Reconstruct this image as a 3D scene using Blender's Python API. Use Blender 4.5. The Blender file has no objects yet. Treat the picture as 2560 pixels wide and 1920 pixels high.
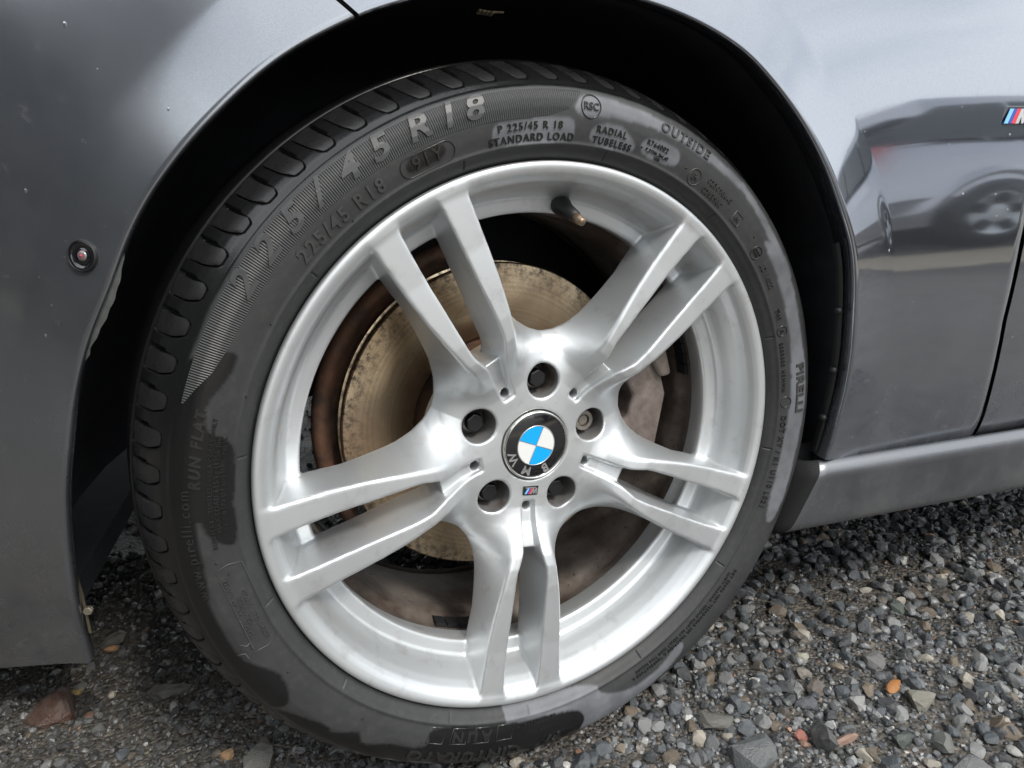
import bpy, math, random
import numpy as np
from mathutils import Matrix, Vector
R = math.radians
rng = np.random.default_rng(7)
random.seed(7)
scene = bpy.context.scene
COL = scene.collection

# ------------------------------------------------------------------ camera, sky, sun, exposure
HUB = 0.318                                    # height of the wheel hub above the gravel
cam_d = bpy.data.cameras.new('camera')
cam = bpy.data.objects.new('camera', cam_d)
COL.objects.link(cam)
cam_d.sensor_width = 36.0
cam_d.lens = 23.875
cam_d.clip_start = 0.02
cam_d.clip_end = 600.0
cam.matrix_world = Matrix(((0.959475, 0.103485, -0.262104, -0.18255),
                           (-0.280459, 0.260255, -0.923910, -0.52046),
                           (-0.027397, 0.959978, 0.278731, 0.22705 + HUB),
                           (0, 0, 0, 1)))
scene.camera = cam
scene.view_settings.view_transform = 'Standard'
scene.view_settings.look = 'None'
scene.view_settings.gamma = 1.0
scene.view_settings.use_curve_mapping = False
scene.view_settings.exposure = 0.55
scene.cycles.max_bounces = 8
scene.cycles.sample_clamp_indirect = 6.0

SUN_EL, SUN_AZ = 48.0, 25.0                     # degrees; azimuth from -Y towards +X
world = bpy.data.worlds.new('World')
scene.world = world
world.use_nodes = True
nt = world.node_tree
for n in list(nt.nodes): nt.nodes.remove(n)
wo = nt.nodes.new('ShaderNodeOutputWorld')
bg = nt.nodes.new('ShaderNodeBackground')
sky = nt.nodes.new('ShaderNodeTexSky')
sky.sky_type = 'NISHITA'
sky.sun_disc = False
sky.sun_elevation = R(SUN_EL)
sky.sun_rotation = R(180.0 - SUN_AZ)
sky.air_density = 1.0
sky.dust_density = 2.5
# broken bright cloud over the whole sky
tc = nt.nodes.new('ShaderNodeTexCoord')
mp = nt.nodes.new('ShaderNodeMapping'); mp.inputs['Scale'].default_value = (1.0, 1.0, 2.6)
cn = nt.nodes.new('ShaderNodeTexNoise'); cn.inputs['Scale'].default_value = 2.2; cn.inputs['Detail'].default_value = 6.0; cn.inputs['Roughness'].default_value = 0.55
cr = nt.nodes.new('ShaderNodeValToRGB')
cr.color_ramp.elements[0].position = 0.33; cr.color_ramp.elements[0].color = (0.55, 0.55, 0.55, 1)
cr.color_ramp.elements[1].position = 0.58; cr.color_ramp.elements[1].color = (1, 1, 1, 1)
cl = nt.nodes.new('ShaderNodeMix'); cl.data_type = 'RGBA'
cl.inputs['B'].default_value = (11.5, 12.05, 12.3, 1)
nt.links.new(tc.outputs['Generated'], mp.inputs['Vector'])
nt.links.new(mp.outputs['Vector'], cn.inputs['Vector'])
nt.links.new(cn.outputs['Fac'], cr.inputs['Fac'])
nt.links.new(cr.outputs['Color'], cl.inputs['Factor'])
nt.links.new(sky.outputs['Color'], cl.inputs['A'])
nt.links.new(cl.outputs['Result'], bg.inputs['Color'])
bg.inputs['Strength'].default_value = 0.12
nt.links.new(bg.outputs['Background'], wo.inputs['Surface'])

sun_d = bpy.data.lights.new('sun', 'SUN')
sun_d.energy = 1.5
sun_d.angle = R(10.0)
sun_d.color = (1.0, 0.95, 0.87)
sun = bpy.data.objects.new('sun', sun_d)
COL.objects.link(sun)
_d = Vector((math.sin(R(SUN_AZ)) * math.cos(R(SUN_EL)), -math.cos(R(SUN_AZ)) * math.cos(R(SUN_EL)), math.sin(R(SUN_EL))))
sun.rotation_euler = _d.to_track_quat('Z', 'Y').to_euler()
sun.location = _d * 20

# ------------------------------------------------------------------ helpers
def mesh_np(name, V, F, smooth=True, mats=(), attrs=None):
    V = np.asarray(V, np.float32).reshape(-1, 3)
    me = bpy.data.meshes.new(name)
    if isinstance(F, np.ndarray):
        k = F.shape[1]; n = len(F)
        me.vertices.add(len(V)); me.vertices.foreach_set('co', V.ravel())
        me.loops.add(n * k); me.loops.foreach_set('vertex_index', F.astype(np.int32).ravel())
        me.polygons.add(n); me.polygons.foreach_set('loop_start', np.arange(0, n * k, k, dtype=np.int32))
        me.polygons.foreach_set('loop_total', np.full(n, k, np.int32))
        me.update(calc_edges=True)
    else:
        me.from_pydata([tuple(map(float, v)) for v in V], [], [tuple(map(int, f)) for f in F])
    me.validate(verbose=False)
    if len(me.polygons):
        me.polygons.foreach_set('use_smooth', np.full(len(me.polygons), bool(smooth)))
    for m in mats: me.materials.append(m)
    if attrs:
        for an, (ty, dat) in attrs.items():
            a = me.attributes.new(an, ty, 'POINT')
            if ty == 'FLOAT': a.data.foreach_set('value', np.asarray(dat, np.float32).ravel())
            else: a.data.foreach_set('color', np.asarray(dat, np.float32).ravel())
    me.update()
    return me

def link(name, me, parent=None, label=None):
    o = bpy.data.objects.new(name, me)
    COL.objects.link(o)
    if parent is not None: o.parent = parent
    if label: o['label'] = label
    return o

def empty(name, loc=(0, 0, 0), parent=None, rz=0.0):
    o = bpy.data.objects.new(name, None)
    o.empty_display_size = 0.05
    COL.objects.link(o); o.location = loc; o.rotation_euler = (0, 0, rz)
    if parent is not None: o.parent = parent
    return o

def grid_faces(n, m, wrap_n=False, wrap_m=False, flip=False):
    a = np.arange(n if wrap_n else n - 1); b = np.arange(m if wrap_m else m - 1)
    i, j = np.meshgrid(a, b, indexing='ij'); i = i.ravel(); j = j.ravel()
    i2 = (i + 1) % n; j2 = (j + 1) % m
    F = np.c_[i * m + j, i2 * m + j, i2 * m + j2, i * m + j2]
    return F[:, ::-1] if flip else F

def lathe(prof, n=180, axis='Y', t0=0.0, t1=2 * math.pi):
    """profile of (radius, depth) turned about the wheel axis (local Y); angle measured in XZ"""
    prof = np.asarray(prof, float)
    full = abs(t1 - t0 - 2 * math.pi) < 1e-6
    th = t0 + (t1 - t0) * np.arange(n) / (n if full else n - 1)
    c, s = np.cos(th)[:, None], np.sin(th)[:, None]
    V = np.stack([prof[None, :, 0] * c, np.broadcast_to(prof[None, :, 1], (n, len(prof))), prof[None, :, 0] * s], -1)
    return V.reshape(-1, 3), grid_faces(n, len(prof), wrap_n=full)

def join(parts):
    Vs, Fs, o = [], [], 0
    for V, F in parts:
        V = np.asarray(V, float).reshape(-1, 3)
        Vs.append(V); Fs += [tuple(int(a) + o for a in f) for f in F]; o += len(V)
    return np.concatenate(Vs), Fs

def box(c, s, rot=None):
    V = np.array([(x, y, z) for x in (-.5, .5) for y in (-.5, .5) for z in (-.5, .5)]) * np.array(s)
    if rot is not None: V = V @ np.array(rot).T
    F = [(0, 1, 3, 2), (4, 6, 7, 5), (0, 4, 5, 1), (2, 3, 7, 6), (0, 2, 6, 4), (1, 5, 7, 3)]
    return V + np.array(c), F

def bevel(o, w, seg=2, ang=40):
    m = o.modifiers.new('edge', 'BEVEL'); m.width = w; m.segments = seg; m.limit_method = 'ANGLE'; m.angle_limit = R(ang)
    return o

def prism(poly, y0, y1):
    """closed polygon in (x, z), extruded from depth y0 (front) to y1"""
    n = len(poly)
    V = [(p[0], y0, p[1]) for p in poly] + [(p[0], y1, p[1]) for p in poly]
    F = [tuple(range(n)), tuple(range(2 * n - 1, n - 1, -1))] + [(i, i + n, (i + 1) % n + n, (i + 1) % n) for i in range(n)]
    return np.array(V, float), F

def lerp(x, xs, ys): return np.interp(x, xs, ys)
def smoothstep(a, b, x):
    t = np.clip((x - a) / (b - a), 0, 1); return t * t * (3 - 2 * t)

def in_poly(px, py, poly):
    poly = np.asarray(poly); ins = np.zeros(px.shape, bool); j = len(poly) - 1
    for i in range(len(poly)):
        xi, yi = poly[i]; xj, yj = poly[j]
        if yi != yj:
            c = ((yi > py) != (yj > py)) & (px < (xj - xi) * (py - yi) / (yj - yi) + xi)
            ins ^= c
        j = i
    return ins

def vnoise(P, seed=0):
    """cheap smooth value noise on numpy points, -1..1"""
    P = np.asarray(P, float); i = np.floor(P).astype(np.int64); f = P - i; f = f * f * (3 - 2 * f)
    def h(a):
        n = (a[..., 0] * 73856093) ^ (a[..., 1] * 19349663) ^ (a[..., 2] * 83492791) ^ (seed * 2654435)
        n = (n ^ (n >> 13)) * 1274126177 & 0x7fffffff
        return ((n ^ (n >> 16)) & 0xffff) / 32767.5 - 1
    r = 0
    for dx in (0, 1):
        for dy in (0, 1):
            for dz in (0, 1):
                w = (f[..., 0] if dx else 1 - f[..., 0]) * (f[..., 1] if dy else 1 - f[..., 1]) * (f[..., 2] if dz else 1 - f[..., 2])
                r = r + w * h(i + np.array([dx, dy, dz]))
    return r

# ------------------------------------------------------------------ materials
class NT:
    def __init__(s, name):
        s.m = bpy.data.materials.new(name); s.m.use_nodes = True; s.t = s.m.node_tree
        s.b = s.t.nodes['Principled BSDF']; s.out = s.t.nodes['Material Output']
    def n(s, ty, **kw):
        x = s.t.nodes.new(ty)
        for k, v in kw.items():
            if k in x.inputs: x.inputs[k].default_value = v
            else: setattr(x, k, v)
        return x
    def l(s, a, b): s.t.links.new(a, b)
    def coord(s, which='Object'): return s.n('ShaderNodeTexCoord').outputs[which]
    def noise(s, scale, detail=4.0, rough=0.55, vec=None, out='Fac'):
        x = s.n('ShaderNodeTexNoise', Scale=scale, Detail=detail, Roughness=rough)
        s.l(vec if vec is not None else s.coord(), x.inputs['Vector']); return x.outputs[out]
    def ramp(s, fac, stops):
        x = s.n('ShaderNodeValToRGB'); e = x.color_ramp.elements
        while len(e) < len(stops): e.new(0.5)
        for k, (p, c) in enumerate(stops):
            e[k].position = p; e[k].color = (c, c, c, 1) if isinstance(c, (int, float)) else (*c, 1)
        s.l(fac, x.inputs['Fac']); return x.outputs['Color']
    def mix(s, fac, a, b):
        x = s.n('ShaderNodeMix', data_type='RGBA')
        for key, v in (('Factor', fac), ('A', a), ('B', b)):
            if hasattr(v, 'is_linked'): s.l(v, x.inputs[key])
            elif isinstance(v, (int, float)) and key == 'Factor': x.inputs[key].default_value = v
            else: x.inputs[key].default_value = (v, v, v, 1) if isinstance(v, (int, float)) else (*v, 1)
        return x.outputs['Result']
    def math(s, op, a, b=None):
        x = s.n('ShaderNodeMath', operation=op)
        for k, v in enumerate((a, b)):
            if v is None: continue
            if hasattr(v, 'is_linked'): s.l(v, x.inputs[k])
            else: x.inputs[k].default_value = v
        return x.outputs[0]
    def attr(s, name, out='Fac'):
        x = s.n('ShaderNodeAttribute'); x.attribute_name = name; return x.outputs[out]
    def bump(s, h, strength=0.3, dist=0.001, prev=None):
        x = s.n('ShaderNodeBump', Strength=strength, Distance=dist); s.l(h, x.inputs['Height'])
        if prev is not None: s.l(prev, x.inputs['Normal'])
        s.l(x.outputs['Normal'], s.b.inputs['Normal']); return x.outputs['Normal']
    def set(s, **kw):
        names = dict(color='Base Color', rough='Roughness', metal='Metallic', coat='Coat Weight', coatr='Coat Roughness', spec='Specular IOR Level', ior='IOR', trans='Transmission Weight', aniso='Anisotropic', emis='Emission Color', emiss='Emission Strength', sheen='Sheen Weight')
        for k, v in kw.items():
            i = s.b.inputs[names[k]]
            if hasattr(v, 'is_linked'): s.l(v, i)
            elif k in ('color', 'emis'): i.default_value = (*v, 1) if not isinstance(v, (int, float)) else (v, v, v, 1)
            else: i.default_value = v
        return s

def plain(name, color, rough=0.5, metal=0.0, var=0.12, scale=60.0, **kw):
    t = NT(name)
    nz = t.noise(scale, 5.0)
    c = np.array(color, float)
    t.set(color=t.mix(nz, tuple(c * (1 - var)), tuple(np.minimum(c * (1 + var), 1))), rough=rough, metal=metal, **kw)
    return t.m

M = {}
# silver wheel paint: fine flake, slight brake dust in places
t = NT('wheel_silver')
big = t.noise(9.0, 4.0); fine = t.noise(900.0, 2.0); dust = t.noise(45.0, 6.0, 0.65)
col = t.mix(big, (0.63, 0.655, 0.675), (0.70, 0.715, 0.725))
col = t.mix(t.ramp(dust, [(0.55, 0.0), (0.78, 0.42)]), col, (0.30, 0.27, 0.24))
t.set(color=col, metal=0.72, rough=t.ramp(big, [(0.3, 0.40), (0.7, 0.48)]), coat=0.35, coatr=0.18)
t.bump(fine, 0.05, 0.0004)
M['alloy'] = t.m
# rim barrel: baked-on brown brake dust
t = NT('dirty_barrel')
a = t.noise(14.0, 6.0, 0.65); b = t.noise(160.0, 3.0)
col = t.mix(t.ramp(a, [(0.38, 0.0), (0.62, 1.0)]), (0.085, 0.062, 0.05), (0.24, 0.205, 0.18))
col = t.mix(t.ramp(b, [(0.66, 0.0), (0.72, 0.85)]), col, (0.02, 0.016, 0.014))
t.set(color=col, metal=0.25, rough=0.55); t.bump(b, 0.25, 0.0008)
M['barrel'] = t.m
t = NT('brake_disc')            # swept face: fine turned rings with rust bloom
co = t.coord(); sp = t.n('ShaderNodeSeparateXYZ'); t.l(co, sp.inputs[0])
rr = t.math('SQRT', t.math('ADD', t.math('POWER', sp.outputs[0], 2.0), t.math('POWER', sp.outputs[2], 2.0)))
cx = t.n('ShaderNodeCombineXYZ'); t.l(t.math('MULTIPLY', rr, 420.0), cx.inputs[0])
ring = t.noise(1.0, 3.0, 0.6, vec=cx.outputs[0]); blot = t.noise(7.0, 5.0, 0.55); spot = t.noise(120.0, 4.0, 0.7)
col = t.mix(ring, (0.30, 0.21, 0.125), (0.80, 0.65, 0.46))
col = t.mix(t.ramp(blot, [(0.46, 0.0), (0.62, 0.60)]), col, (0.26, 0.15, 0.085))
edge = t.ramp(rr, [(0.128, 0.0), (0.157, 1.0)])
col = t.mix(t.math('MULTIPLY', edge, t.ramp(spot, [(0.45, 0.0), (0.62, 1.0)])), col, (0.10, 0.085, 0.07))
t.set(color=col, metal=0.92, rough=t.ramp(blot, [(0.35, 0.18), (0.75, 0.42)]), aniso=0.75)
tg = t.n('ShaderNodeTangent'); tg.direction_type = 'RADIAL'; tg.axis = 'Y'; t.l(tg.outputs[0], t.b.inputs['Tangent'])
t.bump(ring, 0.08, 0.0006)
M['disc'] = t.m
t = NT('rusty_iron')
a = t.noise(40.0, 6.0, 0.7); b = t.noise(260.0, 3.0)
t.set(color=t.mix(t.ramp(a, [(0.35, 0.0), (0.68, 1.0)]), (0.045, 0.03, 0.024), (0.16, 0.075, 0.04)), rough=0.8, metal=0.2); t.bump(b, 0.5, 0.001)
M['rust'] = t.m
t = NT('well_grime')             # brake dust baked into the bolt wells
a = t.noise(60.0, 5.0, 0.65); b = t.noise(25.0, 4.0)
col = t.mix(a, (0.15, 0.147, 0.144), (0.30, 0.295, 0.29))
t.set(color=t.mix(t.ramp(b, [(0.56, 0.0), (0.68, 0.8)]), col, (0.085, 0.04, 0.022)), metal=0.3, rough=0.5)
M['well'] = t.m
t = NT('caliper_casting')
a = t.noise(50.0, 6.0, 0.7); b = t.noise(400.0, 3.0)
t.set(color=t.mix(t.ramp(a, [(0.35, 0.0), (0.68, 1.0)]), (0.13, 0.102, 0.088), (0.25, 0.21, 0.19)), rough=0.75, metal=0.15); t.bump(b, 0.4, 0.0008)
M['caliper'] = t.m
M['black_plastic'] = plain('black_plastic', (0.012, 0.012, 0.013), 0.5, var=0.4, scale=120.0)
M['liner'] = plain('arch_liner_felt', (0.026, 0.028, 0.036), 0.85, var=0.6, scale=40.0)
M['gap'] = plain('dark_gap', (0.006, 0.006, 0.007), 0.8)
M['chrome'] = plain('bright_chrome', (0.78, 0.77, 0.74), 0.08, 1.0, var=0.05)
M['steel'] = plain('dull_steel', (0.33, 0.30, 0.27), 0.45, 0.8, var=0.3, scale=200.0)
M['bolt'] = plain('black_bolt', (0.02, 0.02, 0.022), 0.35, 0.3, var=0.4)
M['gloss_black'] = plain('gloss_black', (0.008, 0.008, 0.010), 0.12, coat=1.0, coatr=0.03)
M['emblem_blue'] = plain('emblem_blue', (0.0, 0.40, 0.92), 0.25, var=0.03, coat=0.6)
M['emblem_white'] = plain('emblem_white', (0.80, 0.80, 0.79), 0.3, var=0.02, coat=0.6)
M['emblem_silver'] = plain('emblem_silver', (0.60, 0.60, 0.59), 0.3, 0.8, var=0.15, scale=900.0)
M['badge_light_blue'] = plain('badge_light_blue', (0.22, 0.55, 0.95), 0.3, var=0.03)
M['badge_dark_blue'] = plain('badge_dark_blue', (0.03, 0.07, 0.36), 0.3, var=0.03)
M['badge_red'] = plain('badge_red', (0.72, 0.04, 0.06), 0.3, var=0.03)
M['brass'] = plain('worn_brass', (0.34, 0.25, 0.18), 0.4, 0.85, var=0.4, scale=400.0)
# ------------------------------------------------------------------ the car (one thing) and its front wheel
car = empty('car')
car['label'] = 'dark grey car with a five twin-spoke silver wheel and black tyre on gravel'
car['category'] = 'car'
wheel = empty('wheel', (0, 0, HUB), car, R(9.0))
PH = 81.0952                                     # angle of the first wheel bolt
SPK = [PH - 36.0 - 72.0 * k for k in range(5)]   # the five twin spokes

def smax(a, b, k):
    h = np.clip(0.5 + 0.5 * (a - b) / k, 0, 1); return b * (1 - h) + a * h + k * h * (1 - h)
def smin(a, b, k): return -smax(-a, -b, k)

def poly_sdf(X, Y, poly):
    poly = np.asarray(poly, float); d = np.full(X.shape, 1e9)
    for i in range(len(poly)):
        a = poly[i]; b = poly[(i + 1) % len(poly)]; e = b - a
        wx, wy = X - a[0], Y - a[1]
        tt = np.clip((wx * e[0] + wy * e[1]) / (e @ e), 0, 1)
        d = np.minimum(d, (wx - tt * e[0]) ** 2 + (wy - tt * e[1]) ** 2)
    d = np.sqrt(d)
    return np.where(in_poly(X, Y, poly), -d, d)

RIM_PROFILE = [(.2450, .0085), (.2460, .0060), (.2463, .0030), (.2456, .0005), (.2438, -.0006), (.2410, -.0004), (.2375, .0010), (.2340, .0038), (.2308, .0082), (.2272, .0160), (.2238, .0260), (.2212, .0350),
               (.2192, .0402), (.2172, .0425), (.2130, .0436), (.2075, .0450), (.2057, .0468), (.2054, .0500), (.2062, .0560), (.2090, .0700), (.2150, .0745), (.2215, .0600), (.2270, .0400), (.2330, .0220), (.2390, .0125)]

def wheel_casting():
    nh = 112
    th = np.radians(np.linspace(0, 36, nh + 1))
    rs = np.arange(.0285, .2495, .0012); ys = np.arange(-.006, .0775, .00125)
    T, Rr, Y = np.meshgrid(th, rs, ys, indexing='ij')
    T = T.astype(np.float32); Rr = Rr.astype(np.float32); Y = Y.astype(np.float32)
    u = Rr * np.cos(T); v = Rr * np.sin(T)
    Hf = lerp(u, [.02, .045, .060, .075, .090, .100, .110, .130, .190, .236, .25], [.0345, .0338, .0322, .0262, .0162, .0108, .0078, .0056, .0045, .0008, .0008]).astype(np.float32)
    vo = lerp(u, [.04, .060, .075, .090, .1014, .114, .125, .134, .142, .160, .184, .200, .216, .2313, .25], [.0095, .0125, .0158, .0188, .0218, .0256, .0282, .0303, .0320, .0352, .0383, .0397, .0413, .0424, .0432]).astype(np.float32)
    vi = lerp(u, [.04, .060, .085, .097, .104, .114, .125, .140, .165, .182, .210, .238, .25], [.0058, .0062, .0076, .0090, .0112, .0148, .0160, .0166, .0172, .0179, .0183, .0179, .0177]).astype(np.float32)
    YB = .047
    vbo = lerp(u, [.05, .060, .075, .080, .0925, .105, .120, .130, .150, .170, .190, .200, .25], [.090, .076, .063, .057, .0482, .0428, .0393, .0384, .0376, .0374, .0388, .0402, .0440]).astype(np.float32)
    vbo = np.maximum(vbo, vo + .0008)
    vbi = lerp(u, [.095, .100, .104, .112, .134, .160, .200, .25], [.0030, .0042, .0068, .0092, .0104, .0136, .0168, .0168]).astype(np.float32)
    So = (YB - Hf) / (vbo - vo)
    outer = (Hf + (v - vo) * So - Y) / np.sqrt(1 + So * So)
    leg = smax(Hf - Y, outer, .0032)
    leg = smax(leg, Y - .053, .003)
    leg = smax(leg, u - .2385, .004)
    hubtop = lerp(Rr, [.02, .050, .064, .072, .080, .087, .093, .10], [.0335, .0335, .0338, .0350, .0375, .0405, .0438, .048]).astype(np.float32)
    hub = smax(smax((hubtop - Y) * .9, Rr - .0978, .005), Y - .072, .003)
    f = smin(leg, hub, .0065)
    # groove and slot between the twin legs
    wall = vi - (Y - Hf) * (vi - vbi) / (YB - Hf)
    floor = np.where(u < .0975, Hf + lerp(u, [.05, .06, .0975], [.0036, .0042, .0105]), .3)
    cut = smax(smax(v - wall, Y - floor, .002), .0548 - u, .003)
    f = smax(f, -cut, .0022)
    rim = poly_sdf(Rr[0].astype(float), Y[0].astype(float), RIM_PROFILE).astype(np.float32)[None]
    f = smin(f, np.broadcast_to(rim, f.shape), .0032)
    lug = np.hypot(u - .060 * math.cos(R(36)), v - .060 * math.sin(R(36))) - .0156
    f = smax(f, -smax(lug, Y - .0715, .001), .0022)
    pin = np.hypot(u - .0600, v) - .0042
    f = smax(f, -pin, .0012)
    f = smax(f, -smax(Rr - .0338, Y - .0385, .001), .0012)
    del T, u, v, Hf, vo, vi, vbo, vbi, So, outer, leg, hub, cut, wall, floor
    sector = np.concatenate([f[:-1], f[:0:-1]], 0)            # 0..36 then back to 0 (mirrored): 72 degrees
    FF = np.concatenate([sector] * 5, 0)
    n0, n1, n2 = FF.shape
    S = FF < 0
    S1 = np.concatenate([S, S[:1]], 0)
    cnt = np.zeros((n0, n1 - 1, n2 - 1), np.int8)
    for a in (0, 1):
        for b in (0, 1):
            for c in (0, 1): cnt += S1[a:a + n0, b:b + n1 - 1, c:c + n2 - 1]
    act = (cnt > 0) & (cnt < 8)
    ci, cj, ck = np.nonzero(act)
    idx = np.full(act.shape, -1, np.int32); idx[ci, cj, ck] = np.arange(len(ci), dtype=np.int32)
    g = {(a, b, c): FF[(ci + a) % n0, cj + b, ck + c] for a in (0, 1) for b in (0, 1) for c in (0, 1)}
    acc = np.zeros((len(ci), 3)); num = np.zeros(len(ci))
    cs = list(g)
    for p in cs:
        for ax in range(3):
            if p[ax] == 0:
                q = list(p); q[ax] = 1; q = tuple(q)
                fa, fb = g[p], g[q]; m = (fa < 0) != (fb < 0)
                tt = np.where(m, fa / np.where(m, fa - fb, 1), 0)
                pos = np.array(p, float)[None].repeat(len(ci), 0); pos[:, ax] = tt
                acc += pos * m[:, None]; num += m
    acc /= num[:, None]
    dth = 2 * math.pi / n0
    tv = (ci + acc[:, 0]) * dth; rv = rs[0] + (cj + acc[:, 1]) * .0012; yv = ys[0] + (ck + acc[:, 2]) * .00125
    quads = []
    # edges along theta
    A, B = S1[:-1], S1[1:]; ch = A != B
    i, j, k = np.nonzero(ch[:, 1:-1, 1:-1]); j += 1; k += 1
    q = np.c_[idx[i, j - 1, k - 1], idx[i, j, k - 1], idx[i, j, k], idx[i, j - 1, k]]; fl = S[i, j, k]; q[fl] = q[fl][:, ::-1]; quads.append(q)
    ch = S[:, :-1] != S[:, 1:]
    i, j, k = np.nonzero(ch[:, :, 1:-1]); k += 1; im = (i - 1) % n0
    q = np.c_[idx[im, j, k - 1], idx[im, j, k], idx[i, j, k], idx[i, j, k - 1]]; fl = S[i, j, k]; q[fl] = q[fl][:, ::-1]; quads.append(q)
    ch = S[:, :, :-1] != S[:, :, 1:]
    i, j, k = np.nonzero(ch[:, 1:-1, :]); j += 1; im = (i - 1) % n0
    q = np.c_[idx[im, j - 1, k], idx[i, j - 1, k], idx[i, j, k], idx[im, j, k]]; fl = S[i, j, k]; q[fl] = q[fl][:, ::-1]; quads.append(q)
    Q = np.concatenate(quads); Q = Q[(Q >= 0).all(1)]
    ang = tv + R(SPK[0])
    V = np.c_[rv * np.cos(ang), yv, rv * np.sin(ang)]
    # relax once to calm the grid steps
    for _ in range(1):
        s = np.zeros_like(V); c = np.zeros(len(V))
        for a in range(4):
            b = (a + 1) % 4
            for x, y in ((a, b), (b, a)):
                np.add.at(s, Q[:, x], V[Q[:, y]]); np.add.at(c, Q[:, x], 1)
        V = np.where(c[:, None] > 0, V * .40 + .60 * s / np.maximum(c, 1)[:, None], V)
    # area-weighted vertex normals of the whole casting, kept across the split into parts
    P = V[Q]; fn = np.cross(P[:, 2] - P[:, 0], P[:, 3] - P[:, 1])
    N = np.zeros_like(V)
    for a in range(4): np.add.at(N, Q[:, a], fn)
    N /= np.maximum(np.linalg.norm(N, axis=1), 1e-12)[:, None]
    outw = N[np.argmin(V[:, 1])]
    if outw[1] > 0: Q = Q[:, ::-1]; N = -N
    fc = V[Q].mean(1); fr = np.hypot(fc[:, 0], fc[:, 2]); fa = np.degrees(np.arctan2(fc[:, 2], fc[:, 0]))
    rel = (fa - SPK[0] + 36) % 72 - 36
    which = np.round(((SPK[0] - fa + 360 + 36) % 360 - 36) / 72).astype(int) % 5
    lv = np.abs(fr * np.sin(np.radians(rel))); lu = fr * np.cos(np.radians(rel))
    is_spoke = (fr > .078) & (fr < .238) & (lv < lerp(lu, [.078, .1, .13, .2, .24], [.034, .040, .0405, .0425, .0435])) & ((fr < .212) | (lv > .0165))
    is_hub = ~is_spoke & (fr < .15)
    ld = np.full(len(fr), 9.0)
    for k in range(5): ld = np.minimum(ld, np.hypot(fc[:, 0] - .060 * math.cos(R(PH - 72 * k)), fc[:, 2] - .060 * math.sin(R(PH - 72 * k))))
    is_well = (ld < .0161) & (fc[:, 1] > .0352)
    is_hub &= ~is_well; is_spoke &= ~is_well
    def piece(name, sel, mat='alloy'):
        q = Q[sel]; used, inv = np.unique(q, return_inverse=True)
        me = mesh_np(name, V[used], inv.reshape(-1, 4), True, [M[mat]])
        if len(me.vertices) == len(used): me.normals_split_custom_set_from_vertices(N[used].tolist())
        return link(name, me, wheel)
    piece('wheel_hub', is_hub)
    for k in range(5): piece('spoke', is_spoke & (which == k))
    for k in range(5):
        kd = np.hypot(fc[:, 0] - .060 * math.cos(R(PH - 72 * k)), fc[:, 2] - .060 * math.sin(R(PH - 72 * k)))
        piece('bolt_well', is_well & (kd < .0162), 'well')
    piece('rim', ~is_spoke & ~is_hub & ~is_well)
wheel_casting()

# inside of the rim: barrel, wheel weights
V, F = lathe([(.2100, .0660), (.2112, .0740), (.2128, .0800), (.2130, .0860), (.2095, .0930), (.2070, .1000), (.2075, .1150), (.2100, .1500), (.2105, .1880), (.2125, .1930), (.2200, .1985), (.2300, .2030), (.2330, .2045), (.2330, .2080), (.2200, .2080), (.2130, .2020), (.2095, .1980)], 220)
link('rim_barrel', mesh_np('rim_barrel', V, F[:, ::-1], True, [M['barrel']]), wheel)
def weight(a0, a1, y0, y1, n):
    for k in range(n):
        b0 = a0 + (a1 - a0) * (k + .06) / n; b1 = a0 + (a1 - a0) * (k + .94) / n
        V, F = lathe([(.2125, y0), (.2085, y0 + .0008), (.2085, y1 - .0008), (.2125, y1)], 8, t0=R(b0), t1=R(b1))
        link('wheel_weight', bpy_w(V, F), wheel)
def bpy_w(V, F): return mesh_np('wheel_weight', V, F[:, ::-1], False, [M['black_plastic']])
weight(-116, -98, .078, .094, 5)
weight(7, 24, .078, .094, 5)

# brake disc, hat, hub face, dust shield, caliper
V, F = lathe([(.0885, .1180), (.0900, .1160), (.1570, .1160), (.1582, .1170), (.1582, .1235), (.1560, .1240), (.1560, .1330), (.1582, .1335), (.1582, .1400), (.0900, .1400)], 200)
link('brake_disc', mesh_np('brake_disc', V, F[:, ::-1], True, [M['disc']]), wheel).modifiers.new('edge', 'EDGE_SPLIT')
V, F = lathe([(.0300, .0740), (.0700, .0740), (.0760, .0780), (.0800, .0900), (.0820, .1080), (.0850, .1200), (.0890, .1220)], 120)
link('disc_hat', mesh_np('disc_hat', V, F[:, ::-1], True, [M['rust']]), wheel)
V, F = lathe([(.0850, .1480), (.1450, .1500), (.1620, .1460), (.1680, .1340), (.1740, .1290), (.1800, .1320), (.1820, .1400), (.1800, .1520), (.1450, .1600)], 90, t0=R(98), t1=R(208))
link('dust_shield', mesh_np('dust_shield', V, F[:, ::-1], True, [M['rust']]), wheel)
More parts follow.
